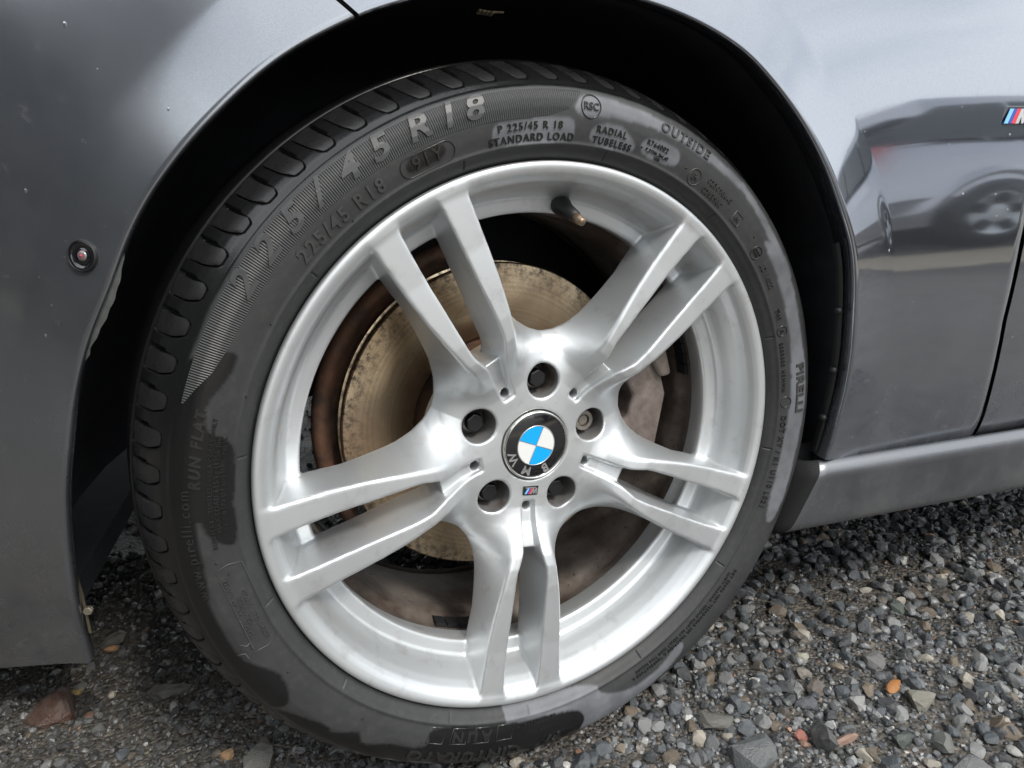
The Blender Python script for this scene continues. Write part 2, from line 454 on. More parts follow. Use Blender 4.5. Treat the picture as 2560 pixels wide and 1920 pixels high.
def cal():
    arc = lambda r, a: (r * math.cos(R(a)), r * math.sin(R(a)))
    # bridge and two fingers reaching over the disc on its rear side
    pl = [arc(.118, -22), arc(.172, -25), arc(.183, -20), arc(.186, 2), arc(.183, 25), arc(.172, 31), arc(.118, 28), arc(.116, 17), arc(.137, 12), arc(.144, 4), arc(.137, -5), arc(.116, -10)]
    V, F = prism(pl, .084, .112)
    o = link('brake_caliper', mesh_np('brake_caliper', V, F, False, [M['caliper']]), wheel); bevel(o, .004, 3)
    V, F = prism([arc(.160, -24), arc(.184, -19), arc(.188, 2), arc(.184, 25), arc(.160, 30)], .112, .165)
    o = link('caliper_bridge', mesh_np('caliper_bridge', V, F, False, [M['caliper']]), wheel); bevel(o, .004, 3)
    V, F = prism([arc(.176, 9), arc(.190, 9), arc(.191, 25), arc(.186, 33), arc(.170, 33), arc(.164, 24)], .076, .100)
    o = link('caliper_bracket', mesh_np('caliper_bracket', V, F, False, [M['caliper']]), wheel); bevel(o, .005, 3)
    V, F = prism([arc(.100, -15), arc(.156, -19), arc(.156, 22), arc(.100, 20)], .112, .1155)
    link('brake_pad', mesh_np('brake_pad', V, F, False, [M['gap']]), wheel)
cal()
# knuckle and axle behind the disc
V, F = lathe([(.0, .150), (.06, .150), (.075, .170), (.05, .230), (.03, .330), (.0, .330)], 40)
link('axle_stub', mesh_np('axle_stub', V, F[:, ::-1], True, [M['rust']]), wheel)

# wheel bolts in their wells
for k in range(5):
    a = R(PH - 72 * k); cx, cz = .060 * math.cos(a), .060 * math.sin(a)
    V, F = lathe([(.0, 0.0620), (.0125, 0.0620), (.0135, 0.0605), (.0135, 0.0575), (.0115, 0.0565), (.0110, 0.0545), (.0, 0.0545)], 24)
    o = link('wheel_bolt', mesh_np('wheel_bolt', V + np.array([cx, 0, cz]), F, True, [M['steel']]), wheel)
    hexa = [(cx + .0088 * math.cos(a + i * math.pi / 3), cz + .0088 * math.sin(a + i * math.pi / 3)) for i in range(6)]
    if k == 1:   # locking bolt: plain collar with a patterned socket
        V, F = lathe([(.0, 0.0475), (.0045, 0.0475), (.0045, 0.0505), (.0062, 0.0505), (.0062, 0.0460), (.0098, 0.0460), (.0102, 0.0475), (.0102, 0.0555), (.0, 0.0555)], 24)
        link('lock_bolt_head', mesh_np('lock_bolt_head', V + np.array([cx, 0, cz]), F, False, [M['steel']]), wheel)
    else:
        V, F = prism(hexa, 0.0435, 0.0555)
        o = link('bolt_head', mesh_np('bolt_head', V, F, False, [M['bolt']]), wheel); bevel(o, .0012, 2)
        V, F = lathe([(.0088, 0.0485), (.0105, 0.0505), (.0108, 0.0555)], 24)
        link('bolt_washer', mesh_np('bolt_washer', V + np.array([cx, 0, cz]), F, True, [M['chrome']]), wheel)

# tyre valve
va = math.atan2(.2129, .0330)
er, en = Vector((math.cos(va), 0, math.sin(va))), Vector((0, 1, 0))
V, F = lathe([(.0, -.0410), (.0024, -.0410), (.0034, -.0400), (.0034, -.0370), (.0040, -.0365), (.0040, -.0290), (.0036, -.0285), (.0036, -.0270)], 16)
Vs, Fs = lathe([(.0036, -.0280), (.0052, -.0270), (.0058, -.0180), (.0070, -.0060), (.0085, -.0030), (.0085, .0040)], 20)
ax = (Vector((0.0, 0, 0)) + en * .90 + er * .30).normalized()     # the stem leans towards the hub as it comes out
m = Vector((0, 1, 0)).rotation_difference(ax).to_matrix()
base = np.array(er * .2130) + np.array([0, .0400, 0])
vs = link('valve_stem', mesh_np('valve_stem', np.array(Vs) @ np.array(m).T + base, Fs, True, [M['black_plastic']]), wheel)
link('valve_cap', mesh_np('valve_cap', np.array(V) @ np.array(m).T + base, F, True, [M['brass']]), wheel)

# centre emblem
EM = -.0015
_n0 = set(bpy.data.objects.keys())
V, F = lathe([(.0, .0330), (.0295, .0330), (.0305, .0334)], 96)
link('emblem_disc', mesh_np('emblem_disc', V, F, True, [M['gloss_black']]), wheel)
V, F = lathe([(.0302, .0345), (.0305, .0322), (.0313, .0315), (.0322, .0320), (.0328, .0338), (.0330, .0375)], 96)
link('emblem_ring', mesh_np('emblem_ring', V, F, True, [M['chrome']]), wheel)
V, F = lathe([(.0182, .0331), (.0184, .0324), (.0190, .0324), (.0192, .0331)], 80)
link('emblem_roundel_ring', mesh_np('emblem_roundel_ring', V, F, True, [M['emblem_silver']]), wheel)
UPA = R(-115.0)                                  # direction of the top of the emblem
for k in range(4):
    a0 = UPA + R(90 * k); arcp = [(0.0004 * math.cos(a0 + R(45)), 0.0004 * math.sin(a0 + R(45)))]
    for i in range(17):
        a = a0 + R(1.2) + R(87.6) * i / 16
        arcp.append((.0183 * math.cos(a), .0183 * math.sin(a)))
    V, F = prism(arcp, .0326, .0332)
    link('emblem_quarter', mesh_np('emblem_quarter', V, F, False, [M['emblem_blue' if k % 2 == 0 else 'emblem_white']]), wheel)
V, F = join([box((0, .03275, 0), (.0366, .0006, .00035)), box((0, .03275, 0), (.00035, .0006, .0366))])
c_, s_ = math.cos(UPA), math.sin(UPA)
V = np.c_[V[:, 0] * c_ - V[:, 2] * s_, V[:, 1], V[:, 0] * s_ + V[:, 2] * c_]
link('emblem_cross', mesh_np('emblem_cross', V, F, False, [M['emblem_silver']]), wheel)

def text_mesh(txt, size=1.0, bold=0.0, shear=0.0, depth=0.0, spacing=1.0, word=1.0, res=3):
    """lettering as plain mesh data: x along the line (centred), y up, z out"""
    cu = bpy.data.curves.new('lettering', 'FONT')
    cu.body = txt; cu.size = size; cu.offset = bold; cu.shear = shear; cu.extrude = depth; cu.align_x = 'CENTER'; cu.align_y = 'CENTER'
    cu.space_character = spacing; cu.space_word = word; cu.resolution_u = res
    o = bpy.data.objects.new('lettering', cu); COL.objects.link(o)
    dg = bpy.context.evaluated_depsgraph_get(); dg.update()
    me = o.evaluated_get(dg).to_mesh()
    V = np.array([v.co[:] for v in me.vertices]); F = [tuple(p.vertices) for p in me.polygons]
    o.evaluated_get(dg).to_mesh_clear()
    bpy.data.objects.remove(o); bpy.data.curves.remove(cu)
    return V, F

def refine(V, F, lim):
    import bmesh
    bm = bmesh.new(); vs = [bm.verts.new(v) for v in V]
    for f in F:
        try: bm.faces.new([vs[i] for i in f])
        except ValueError: pass
    bmesh.ops.triangulate(bm, faces=bm.faces[:])
    for _ in range(4):
        es = [e for e in bm.edges if e.calc_length() > lim]
        if not es: break
        bmesh.ops.subdivide_edges(bm, edges=es, cuts=1); bmesh.ops.triangulate(bm, faces=bm.faces[:])
    bm.verts.index_update()
    V2 = np.array([v.co[:] for v in bm.verts]); F2 = [tuple(v.index for v in f.verts) for f in bm.faces]
    bm.free(); return V2, F2

def ring_text(txt, deg, r0, size, surf, lift, mat, name='raised_lettering', sx=1.0, flip=False, depth=.0004, **kw):
    """lettering laid round the wheel: centred at angle deg, radius r0; surf(r) gives the depth of the surface it stands on"""
    V, F = text_mesh(txt, size, depth=depth, **kw)
    V, F = refine(V, F, .0022 if size > .006 else .004)
    x, y, z = V[:, 0] * sx, V[:, 1], V[:, 2]
    if flip: x, y = -x, -y
    a = R(deg) - x / r0; r = r0 + y
    V2 = np.c_[r * np.cos(a), surf(r) - lift - z, r * np.sin(a)]
    return link(name, mesh_np(name, V2, F, False, [mat]), wheel)
flat = lambda r: np.full_like(r, .0330)
for ch, d in (('B', 45), ('M', 0), ('W', -45)):
    ring_text(ch, math.degrees(UPA) + d, 0.0246, .0118, flat, .0002, M['emblem_silver'], 'emblem_letter', bold=.00014, depth=.0003)

for _k in set(bpy.data.objects.keys()) - _n0: bpy.data.objects[_k].location.y += EM

# small striped badge below the emblem (on the spoke that points down)
ba = R(SPK[2])
def badge_at(pts_xz): return pts_xz
def badge(parent, origin, ux, uz, un, s, plate=True):
    """black plate with two blue stripes, a red one and a silver M; origin at the plate's middle"""
    def place(V): return np.array([origin + ux * p[0] * s + uz * p[2] * s + un * (-p[1]) * s for p in V])
    out = []
    if plate:
        V, F = prism([(-.58, -.36), (.58, -.36), (.62, -.32), (.62, .32), (.58, .36), (-.58, .36), (-.62, .32), (-.62, -.32)], 0.0, .10)
        out.append(('badge_plate', V, F, 'gloss_black'))
        V, F = prism([(-.46, .20), (.46, .20), (.42, .27), (-.50, .27)], -.03, 0.0); out.append(('badge_bar', V, F, 'emblem_silver'))
    for k, mt in enumerate(('badge_light_blue', 'badge_dark_blue', 'badge_red')):
        x0 = -.50 + .15 * k
        V, F = prism([(x0, -.26), (x0 + .155, -.26), (x0 + .375, .18), (x0 + .22, .18)], -.02, .0); out.append(('badge_stripe', V, F, mt))
    mm = [(-.05, -.26), (.09, -.26), (.19, -.06), (.20, -.26), (.29, -.26), (.42, -.05), (.42, -.26), (.54, -.26), (.54, .18), (.40, .18), (.28, -.02), (.27, .18), (.17, .18)]
    V, F = prism(mm, -.035, .0); out.append(('badge_letter', V, F, 'emblem_silver'))
    for n, V, F, mt in out:
        V = place(V)
        o = link(n, mesh_np(n, V, F, False, [M[mt]]), parent)
        bm_fix(o)
def bm_fix(o):
    import bmesh
    bm = bmesh.new(); bm.from_mesh(o.data); bmesh.ops.recalc_face_normals(bm, faces=bm.faces[:]); bm.to_mesh(o.data); bm.free()
down = np.array([math.cos(ba), 0, math.sin(ba)])
side = np.array([-math.sin(ba), 0, math.cos(ba)])
badge(wheel, down * .0437 + np.array([0, .0308, 0]), side, -down, np.array([0, -1.0, 0]), .0122)
WET_PALE = {"left1": [[151.8, 0.272], [154.8, 0.2704], [158.1, 0.2756], [159.8, 0.2801], [161.5, 0.2815], [163.4, 0.2795], [164.8, 0.2749], [165.4, 0.2649], [166.4, 0.2601], [168.3, 0.2572], [178.7, 0.258], [176.6, 0.31], [162.1, 0.3075], [155.3, 0.3025]], "left2": [[173.3, 0.2565], [-177.0, 0.2586], [-177.8, 0.2681], [-179.5, 0.2768], [178.7, 0.2805], [175.3, 0.279], [174.8, 0.2894], [176.2, 0.2851], [178.3, 0.284], [-176.9, 0.2834], [-172.5, 0.2847], [-169.1, 0.2893], [-164.6, 0.2884], [-161.4, 0.2894], [-158.6, 0.2876], [-155.6, 0.2797], [-152.7, 0.2742], [-148.8, 0.2793], [-146.7, 0.2901], [-150.7, 0.3055], [-167.9, 0.3078], [179.3, 0.3066], [172.4, 0.3037]], "b1": [[-145.8, 0.2906], [-141.0, 0.2848], [-138.8, 0.2844], [-137.7, 0.2886], [-133.5, 0.2784], [-132.3, 0.2812], [-129.4, 0.3018], [-137.4, 0.3], [-148.5, 0.2986]], "b2": [[-140.6, 0.2837], [-138.6, 0.284], [-137.3, 0.2894], [-132.5, 0.2816], [-131.4, 0.2883], [-126.6, 0.2799], [-118.1, 0.2803], [-120.2, 0.2594], [-102.5, 0.2596], [-86.4, 0.2643], [-84.2, 0.2779], [-86.0, 0.2924], [-84.8, 0.3087], [-104.6, 0.2958], [-135.5, 0.3126]], "b3": [[-103.8, 0.2409], [-79.6, 0.2513], [-80.5, 0.2641], [-70.1, 0.2837], [-57.4, 0.2688], [-59.2, 0.2854], [-79.3, 0.3016], [-90.5, 0.288], [-102.0, 0.2728], [-103.0, 0.2485]], "p225": [[100.7, 0.2752], [95.8, 0.2744], [86.9, 0.2775], [86.2, 0.2693], [86.1, 0.262], [89.3, 0.2578], [98.8, 0.2585], [101.2, 0.264]], "rad": [[83.3, 0.2695], [81.8, 0.2742], [78.0, 0.2776], [74.0, 0.2682], [73.8, 0.2604], [79.1, 0.2573], [83.1, 0.2609]], "r764": [[73.2, 0.272], [69.6, 0.2779], [65.0, 0.2787], [63.8, 0.265], [68.0, 0.261], [72.4, 0.2623]], "rsc": [[85.6, 0.2936], [82.4, 0.2946], [77.5, 0.2935], [74.2, 0.2929], [65.9, 0.2925], [65.0, 0.2843], [71.8, 0.2835], [80.7, 0.28], [84.5, 0.2786], [87.0, 0.2811]], "y91": [[115.5, 0.2721], [109.6, 0.2736], [108.7, 0.2686], [109.5, 0.2627], [115.0, 0.2611], [116.0, 0.2658]], "rt": [[69.0, 0.2885], [62.6, 0.2828], [56.3, 0.2851], [50.6, 0.2865], [44.0, 0.2859], [38.0, 0.2822], [29.0, 0.2783], [27.1, 0.2932], [37.4, 0.2902], [47.8, 0.2944], [57.3, 0.2917], [65.6, 0.2917], [69.4, 0.2933]], "rt2": [[37.9, 0.282], [30.8, 0.2869], [24.2, 0.2882], [15.9, 0.2854], [6.9, 0.2889], [-0.4, 0.289], [-9.6, 0.2866], [-25.1, 0.2895], [-25.9, 0.2698], [-5.5, 0.267], [4.1, 0.2707], [15.6, 0.2714], [25.1, 0.2736], [39.1, 0.2758]]}
# ------------------------------------------------------------------ tyre
t = NT('tyre_rubber')
wet = t.attr('wet'); a = t.noise(30.0, 6.0, 0.62); b = t.noise(700.0, 2.0); c = t.noise(150.0, 5.0, 0.7)
dry = t.mix(a, (0.021, 0.0215, 0.0225), (0.044, 0.0445, 0.046))
dry = t.mix(t.ramp(c, [(0.50, 0.0), (0.75, 0.35)]), dry, (0.080, 0.077, 0.072))
dry = t.mix(t.attr('pale'), dry, t.mix(t.ramp(a, [(0.35, 0.0), (0.62, 1.0)]), (0.105, 0.108, 0.118), (0.165, 0.172, 0.188)))
t.set(color=t.mix(wet, dry, (0.0085, 0.0085, 0.009)), rough=t.mix(wet, t.ramp(a, [(0.3, 0.50), (0.7, 0.62)]), t.ramp(a, [(0.3, 0.16), (0.75, 0.30)])), spec=0.5)
t.bump(b, 0.12, 0.0004)
M['tyre'] = t.m
t = NT('tread_rubber')
a = t.noise(60.0, 5.0); b = t.noise(600.0, 3.0)
t.set(color=t.mix(a, (0.010, 0.010, 0.011), (0.022, 0.021, 0.021)), rough=t.ramp(a, [(0.35, 0.22), (0.7, 0.42)])); t.bump(b, 0.15, 0.0004)
M['tread'] = t.m
t = NT('ribbed_rubber')          # fine radial ribs
co = t.coord(); sp = t.n('ShaderNodeSeparateXYZ'); t.l(co, sp.inputs[0])
ang = t.math('ARCTAN2', sp.outputs[2], sp.outputs[0])
rib = t.math('MULTIPLY', t.math('ADD', t.math('SINE', t.math('MULTIPLY', ang, 1050.0)), 1.0), 0.5)
a = t.noise(25.0, 5.0)
t.set(color=t.mix(rib, (0.008, 0.008, 0.008), t.mix(a, (0.038, 0.038, 0.039), (0.068, 0.068, 0.069))), rough=0.42)
t.bump(rib, 0.6, 0.0008)
M['ribs'] = t.m
t = NT('lettering_rubber')
a = t.noise(60.0, 4.0)
t.set(color=t.mix(a, (0.036, 0.036, 0.037), (0.062, 0.062, 0.063)), rough=0.42)
M['letters'] = t.m
t = NT('wet_lettering_rubber')
t.set(color=t.mix(t.noise(60.0, 4.0), (0.012, 0.012, 0.012), (0.03, 0.03, 0.03)), rough=0.2)
M['letters_wet'] = t.m

# outer sidewall: radius -> depth (negative bulges towards the viewer)
SW = [(.2440, .0120), (.2470, .0060), (.2490, .0018), (.2520, -.0018), (.2556, -.0046), (.2562, -.0050), (.2568, -.0062), (.2576, -.0072), (.2584, -.0068), (.2592, -.0062), (.2610, -.0068), (.2680, -.0088), (.2760, -.0102), (.2840, -.0106), (.2900, -.0094), (.2950, -.0072), (.2985, -.0048), (.2992, -.0034), (.3000, -.0018)]
TREAD = [(.3000, -.0018), (.3040, .0026), (.3085, .0090), (.3130, .0170), (.3170, .0260), (.3205, .0350), (.3232, .0430), (.3245, .0480), (.3262, .0580), (.3280, .0750), (.3290, .0950), (.3290, .1150), (.3280, .1350), (.3262, .1520), (.3240, .1650), (.3180, .1850), (.3090, .2040), (.3000, .2120), (.2840, .2200), (.2650, .2160), (.2450, .2050), (.2350, .2030)]
_sr = np.array([p[0] for p in SW]); _sy = np.array([p[1] for p in SW])
def side_y(r):
    r = np.asarray(r, float)
    return np.where(r <= .3000, np.interp(r, _sr, _sy), np.interp(r, [p[0] for p in TREAD[:9]], [p[1] for p in TREAD[:9]]))
def resample(P, step, smooth=0):
    P = np.asarray(P, float); d = np.r_[0, np.cumsum(np.hypot(*np.diff(P, axis=0).T))]
    n = max(int(d[-1] / step), 2); s = np.linspace(0, d[-1], n + 1)
    Q = np.c_[np.interp(s, d, P[:, 0]), np.interp(s, d, P[:, 1])]
    for _ in range(smooth):
        Q[1:-1] = .25 * Q[:-2] + .5 * Q[1:-1] + .25 * Q[2:]
    return Q

NU = 74                                          # shoulder blocks round the tyre
UNIT = 2 * math.pi / NU
SH_LEN = .0620
def tongue_edges(s):
    """shoulder block outline at distance s up the shoulder: left and right edge as a fraction of the unit"""
    lean = .42 * np.exp(-s / .022)
    return .20 - lean * .62, .74 - lean * .78
S_BOT = .0075
def groove(al, s):
    """depth of the cut at unit angle al (0..1) and shoulder distance s"""
    l, r = tongue_edges(s); pitch = UNIT * .31
    x = np.where(al > .80, al - 1, al)
    # rounded lower end
    mid = .5 * (l + r); half = .5 * (r - l)
    rx = (x - mid) / half
    bot = S_BOT + .0065 * np.abs(np.clip(rx, -1.2, 1.2)) ** 5.0
    inside = smoothstep(0, .0012, s - bot + .0014)
    wl = smoothstep(-.0033, -.0020, (x - l) * pitch); wr = 1 - smoothstep(.0004, .0014, (x - r) * pitch)
    return inside * wl * wr * (s < .0485)

PALE = ('p225', 'rad', 'r764', 'rsc', 'rt', 'rt2', 'b3')  # coloured pale; the right-hand band has the sky's reflection painted in
def build_tyre():
    nth = NU * 32
    A = resample(SW, .00125, 1); B = resample(TREAD[:9], .00115, 1); Cc = resample(TREAD[8:], .012)
    P = np.concatenate([A[:-1], B[:-1], Cc])
    d = np.gradient(P, axis=0); d /= np.linalg.norm(d, axis=1)[:, None]
    nrm = np.c_[d[:, 1], -d[:, 0]]                          # outward of the carcass
    if nrm[len(A) // 2, 1] > 0: nrm = -nrm
    s = np.full(len(P), -1.0); i0 = len(A) - 1
    bb = P[i0:i0 + len(B)]; s[i0:i0 + len(B)] = np.r_[0, np.cumsum(np.hypot(*np.diff(bb, axis=0).T))]
    th = 2 * math.pi * np.arange(nth) / nth
    TH, SS = np.meshgrid(th, s, indexing='ij')
    al = (TH / UNIT) % 1.0
    g = np.where(SS >= 0, groove(al, SS), 0) * .0042
    # rib groove round the tyre between shoulder and tread
    g = np.maximum(g, .0060 * np.exp(-((SS - .0515) / .0018) ** 4) * (SS > 0))
    # radial mould joints in the rim protector
    deg = np.degrees(TH)
    rad0 = np.broadcast_to(P[:, 0], TH.shape)
    for jd in (-164.5, -141, -115.5, -97, -68, -39, -9, 18, 51, 79, 106.5, 137, 168.5):
        dd = np.abs((deg - jd + 180) % 360 - 180) * R(1) * .255
        g = np.maximum(g, .0012 * (dd < .0007) * (rad0 > .250) * (rad0 < .2566))
    rr = P[None, :, 0] - nrm[None, :, 0] * g
    yy = P[None, :, 1] - nrm[None, :, 1] * g
    V = np.stack([rr * np.cos(TH), yy, rr * np.sin(TH)], -1).reshape(-1, 3)
    # flatten slightly where the tyre carries the car
    low = V[:, 2] < -.3165
    V[low, 2] = -.3165 + (V[low, 2] + .3165) * .12
    # wet film and pale patches: traced, with ragged edges; the shoulder is wet
    n1 = vnoise(np.c_[V * 70], 3) * .6 + vnoise(V * 190, 5) * .4
    degs = np.degrees(TH).ravel(); degs = (degs + 180) % 360 - 180
    rads = rad0.ravel()
    n2 = vnoise(V * 38, 9)
    px = degs + n1 * .12 + n2 * .25; pr = rads + n1 * .0004 + n2 * .0009
    w = np.zeros(len(V))
    pale = np.zeros(len(V))
    for k, poly in WET_PALE.items():
        pl = np.array(poly, float)
        pl[:, 0] = pl[0, 0] + (pl[:, 0] - pl[0, 0] + 180) % 360 - 180
        for _ in range(2):                                   # round the traced corners
            nx = np.roll(pl, -1, 0); pl = np.stack([.75 * pl + .25 * nx, .25 * pl + .75 * nx], 1).reshape(-1, 2)
        ins = np.zeros(len(V))
        for off in (-360, 0, 360): ins = np.maximum(ins, in_poly(px + off, pr, pl).astype(float))
        if k in PALE: pale = np.maximum(pale, ins)
        else: w = np.maximum(w, ins)
    w = np.maximum(w, smoothstep(.2965, .2995, rads + n1 * .001))
    def soften(a):
        a = a.reshape(nth, -1)
        a = (np.roll(a, 1, 0) + 2 * a + np.roll(a, -1, 0)) / 4
        b = a.copy(); b[:, 1:-1] = (a[:, :-2] + 2 * a[:, 1:-1] + a[:, 2:]) / 4
        return b.ravel()
    w = soften(w); pale = soften(pale)
    o = link('tyre', mesh_np('tyre', V, grid_faces(nth, len(P), wrap_n=True)[:, ::-1], True, [M['tyre']], {'wet': ('FLOAT', w), 'pale': ('FLOAT', pale)}), wheel)
    return o, B
tyre, SHB = build_tyre()

# shoulder blocks: one mesh, every block an object of its own
def block_mesh():
    d = np.r_[0, np.cumsum(np.hypot(*np.diff(SHB, axis=0).T))]
    ns, na = 11, 7
    sv = np.linspace(S_BOT + .0006, .0475, ns)
    V = []
    for k, dep in ((0, .0002), (1, .0044)):
        for s in sv:
            l, r = tongue_edges(s)
            for a in np.linspace(0, 1, na):
                rx = 2 * a - 1
                s2 = s + .0058 * abs(rx) ** 5 * max(0, 1 - (s - S_BOT) / .016)
                x = l + (r - l) * a
                q = np.array([np.interp(s2, d, SHB[:, 0]), np.interp(s2, d, SHB[:, 1])])
                q2 = np.array([np.interp(s2 + .001, d, SHB[:, 0]), np.interp(s2 + .001, d, SHB[:, 1])]); tg = (q2 - q) / np.linalg.norm(q2 - q)
                nn = np.array([tg[1], -tg[0]])
                if nn[1] > 0: nn = -nn
                edge = .0004 if (a in (0.0, 1.0) or s == sv[0]) and k == 0 else 0
                q = q - nn * (dep + edge)
                an = x * UNIT
                V.append((q[0] * math.cos(an), q[1], q[0] * math.sin(an)))
    top = grid_faces(ns, na).tolist(); m = ns * na
    ring = [i * na for i in range(ns)] + [(ns - 1) * na + j for j in range(1, na)] + [i * na + na - 1 for i in range(ns - 2, -1, -1)] + [j for j in range(na - 2, 0, -1)]
    F = top + [(ring[i], ring[(i + 1) % len(ring)], ring[(i + 1) % len(ring)] + m, ring[i] + m) for i in range(len(ring))]
    me = mesh_np('tread_block', np.array(V), F, True, [M['tread']])
    me.set_sharp_from_angle(angle=R(35))
    return me
bme = block_mesh()
for k in range(NU):
    an = k * UNIT
    low = math.degrees(an) % 360
    o = link('tread_block', bme, wheel); o.rotation_euler = (0, -an, 0)
    if k == 0: bm_fix(o); bme.set_sharp_from_angle(angle=R(35))
    if 255 < low + 2 < 285:
        o.scale = (1, 1, 1)

# ribbed band behind the big size figures (with tapered ends)
def ribbed():
    n, m = 420, 12
    an = np.radians(np.linspace(85.5, 161.0, n)); V = []
    for a in an:
        dg = math.degrees(a)
        inner = np.interp(dg, [85.5, 87.5, 91, 95, 108, 147, 152, 156, 158.5, 161.0], [.2945, .2830, .2775, .2762, .2772, .2772, .2786, .2830, .2895, .2950])
        rr = np.linspace(inner, .2962, m)
        for r in rr: V.append((r * math.cos(a), float(side_y(r)) - .00035, r * math.sin(a)))
    return mesh_np('ribbed_band', np.array(V), grid_faces(n, m)[:, ::-1], True, [M['ribs']])
link('ribbed_band', ribbed(), wheel)

# raised lettering, as read on the sidewall
def tt(txt, deg, r0, size, wetm=False, flip=False, lift=.0002, depth=.0008, **kw):
    return ring_text(txt, deg, r0, size, side_y, lift, M['letters_wet' if wetm else 'letters'], flip=flip, depth=depth, **kw)
for ch, dg in (('2', 143.8), ('2', 138.4), ('5', 133.2), ('/', 128.6), ('4', 123.3), ('5', 118.2), ('R', 112.0), ('1', 107.4), ('8', 103.3)):
    tt(ch, dg, .2880, .0225, lift=.0005, depth=.0008, bold=.0006, shear=.25, sx=1.28)
tt('225/45 R18', 128.2, .2672, .0138, bold=.0003, spacing=1.22, sx=1.0)
tt('91Y', 112.2, .2672, .0135, wetm=True, bold=.0002, spacing=1.2)
tt('P 225/45 R 18', 94.3, .2706, .0075, wetm=True, spacing=1.25, bold=.0001)
tt('STANDARD LOAD', 94.0, .2625, .0075, wetm=True, spacing=1.2, bold=.0001)
tt('RADIAL', 79.2, .2706, .0070, wetm=True, spacing=1.25, bold=.0001)
tt('TUBELESS', 78.6, .2628, .0070, wetm=True, spacing=1.25, bold=.0001)
tt('RSC', 83.7, .2858, .0078, wetm=True, bold=.0001)
tt('OUTSIDE', 64.7, .2880, .0105, wetm=True, bold=.0003, spacing=1.25, sx=1.1, shear=.15)
tt('R764002', 69.6, .2722, .0055, wetm=True, spacing=1.15)
tt('P_21246_264_62', 69.2, .2668, .0034, wetm=True)
tt('1435', 68.8, .2632, .0034, wetm=True)
tt('E4', 59.7, .2672, .0068, bold=.0001)
tt('0230986-S', 53.4, .2722, .0062, spacing=1.25)
tt('0253980', 54.0, .2640, .0062, spacing=1.25)
tt('e4', 46.5, .2676, .0066)
tt('CCC', 37.7, .2656, .0052, wetm=True, spacing=.7)
tt('LD1V822', 31.8, .2652, .0064, spacing=1.2)
tt('TWI', 22.6, .2640, .0060, wetm=True)
tt('A', 18.6, .2648, .0060, wetm=True)
tt('8000000 H5MMN', 10.3, .2615, .0058, wetm=True, spacing=1.3)
tt('PIRELLI', 4.8, .2806, .0125, bold=.0005, spacing=1.1, sx=1.25)
tt('DOT XY / K1 U110 L021', -12.0, .2635, .0075, wetm=True, spacing=1.3, bold=.0001)
tt('RUN FLAT', 167.2, .2830, .0098, wetm=True, bold=.0004, shear=.25, spacing=1.3)
tt('RUN FLAT - TUBELESS - USA CODES ONLY', 172.3, .2738, .0043, wetm=True, spacing=1.2)
tt('MAX LOAD 615 kg (1356 lbs)', 172.3, .2697, .0050, wetm=True, spacing=1.15)
tt('AT 350 kPa (51 psi) MAX. PRESS.', 172.3, .2655, .0042, wetm=True, spacing=1.2)
tt('www.pirelli.com', 181.2, .2897, .0098, wetm=True, spacing=1.3)
tt('TREAD: 1 RAYON 2 STEEL', -166.5, .2735, .0046, spacing=1.1)
tt('1 POLYAMIDE', -165.5, .2690, .0046, spacing=1.1)
tt('SIDEWALL: 1 RAYON', -164.5, .2645, .0046, spacing=1.1)
tt('CINTURATO', -110.5, .2868, .0135, wetm=True, bold=.0006, spacing=1.15, sx=1.35)
tt('P7', -92.0, .2868, .0135, wetm=True, bold=.0006, spacing=1.0, sx=1.35)
tt('A LI N', -110.0, .2678, .0120, wetm=True, bold=.0005, sx=1.2)
tt('MADE IN ITALY', -95.5, .2640, .0050, wetm=True, spacing=1.2)
tt('DOT CBUK6 TEST TREADWEAR 280 TRACTION A TEMPERATURE A', -55.0, .2700, .0042, wetm=True, spacing=1.3)
tt('SAFETY WARNING - SERIOUS INJURY MAY RESULT FROM TYRE FAILURE', -55.0, .2655, .0038, wetm=True, spacing=1.2)
def outline(deg, r0, pts, w=.0006, wetm=False, closed=True):
    """raised moulding line through pts given as (along, up) from the point at deg, r0"""
    n = len(pts); P = np.array(pts, float); V = []; F = []
    for i in range(n):
        a, b = P[(i - 1) % n] if closed or i else P[i], P[(i + 1) % n] if closed or i < n - 1 else P[i]
        d = b - a; d /= max(np.hypot(*d), 1e-9); nn = np.array([-d[1], d[0]])
        for off, h in ((-w, 0), (-w * .4, .0006), (w * .4, .0006), (w, 0)):
            x, y = P[i] + nn * off; an = R(deg) - x / r0; r = r0 + y
            V.append((r * math.cos(an), float(side_y(r)) - h - .0001, r * math.sin(an)))
    for i in range(n if closed else n - 1):
        j = (i + 1) % n
        for k in range(3): F.append((i * 4 + k, i * 4 + k + 1, j * 4 + k + 1, j * 4 + k))
    o = link('moulding_line', mesh_np('moulding_line', np.array(V), F, True, [M['letters_wet' if wetm else 'letters']]), wheel); bm_fix(o)
circ = lambda r, n=24: [(r * math.cos(i * 2 * math.pi / n), r * math.sin(i * 2 * math.pi / n)) for i in range(n)]
outline(83.7, .2858, circ(.0086), wetm=True)
outline(59.7, .2672, circ(.0066))
outline(37.7, .2656, circ(.0058), wetm=True)
outline(18.6, .2648, circ(.0050), wetm=True)
outline(2.1, .2646, circ(.0056), wetm=True)
outline(46.5, .2676, [(-.0055, -.0045), (.0055, -.0045), (.0055, .0045), (-.0055, .0045)])
outline(112.2, .2672, [(-.0150 - .0068 * math.sin(i * math.pi / 8), .0068 * math.cos(i * math.pi / 8)) for i in range(9)] + [(.0150 + .0068 * math.sin(i * math.pi / 8), -.0068 * math.cos(i * math.pi / 8)) for i in range(9)], w=.0004, wetm=True)
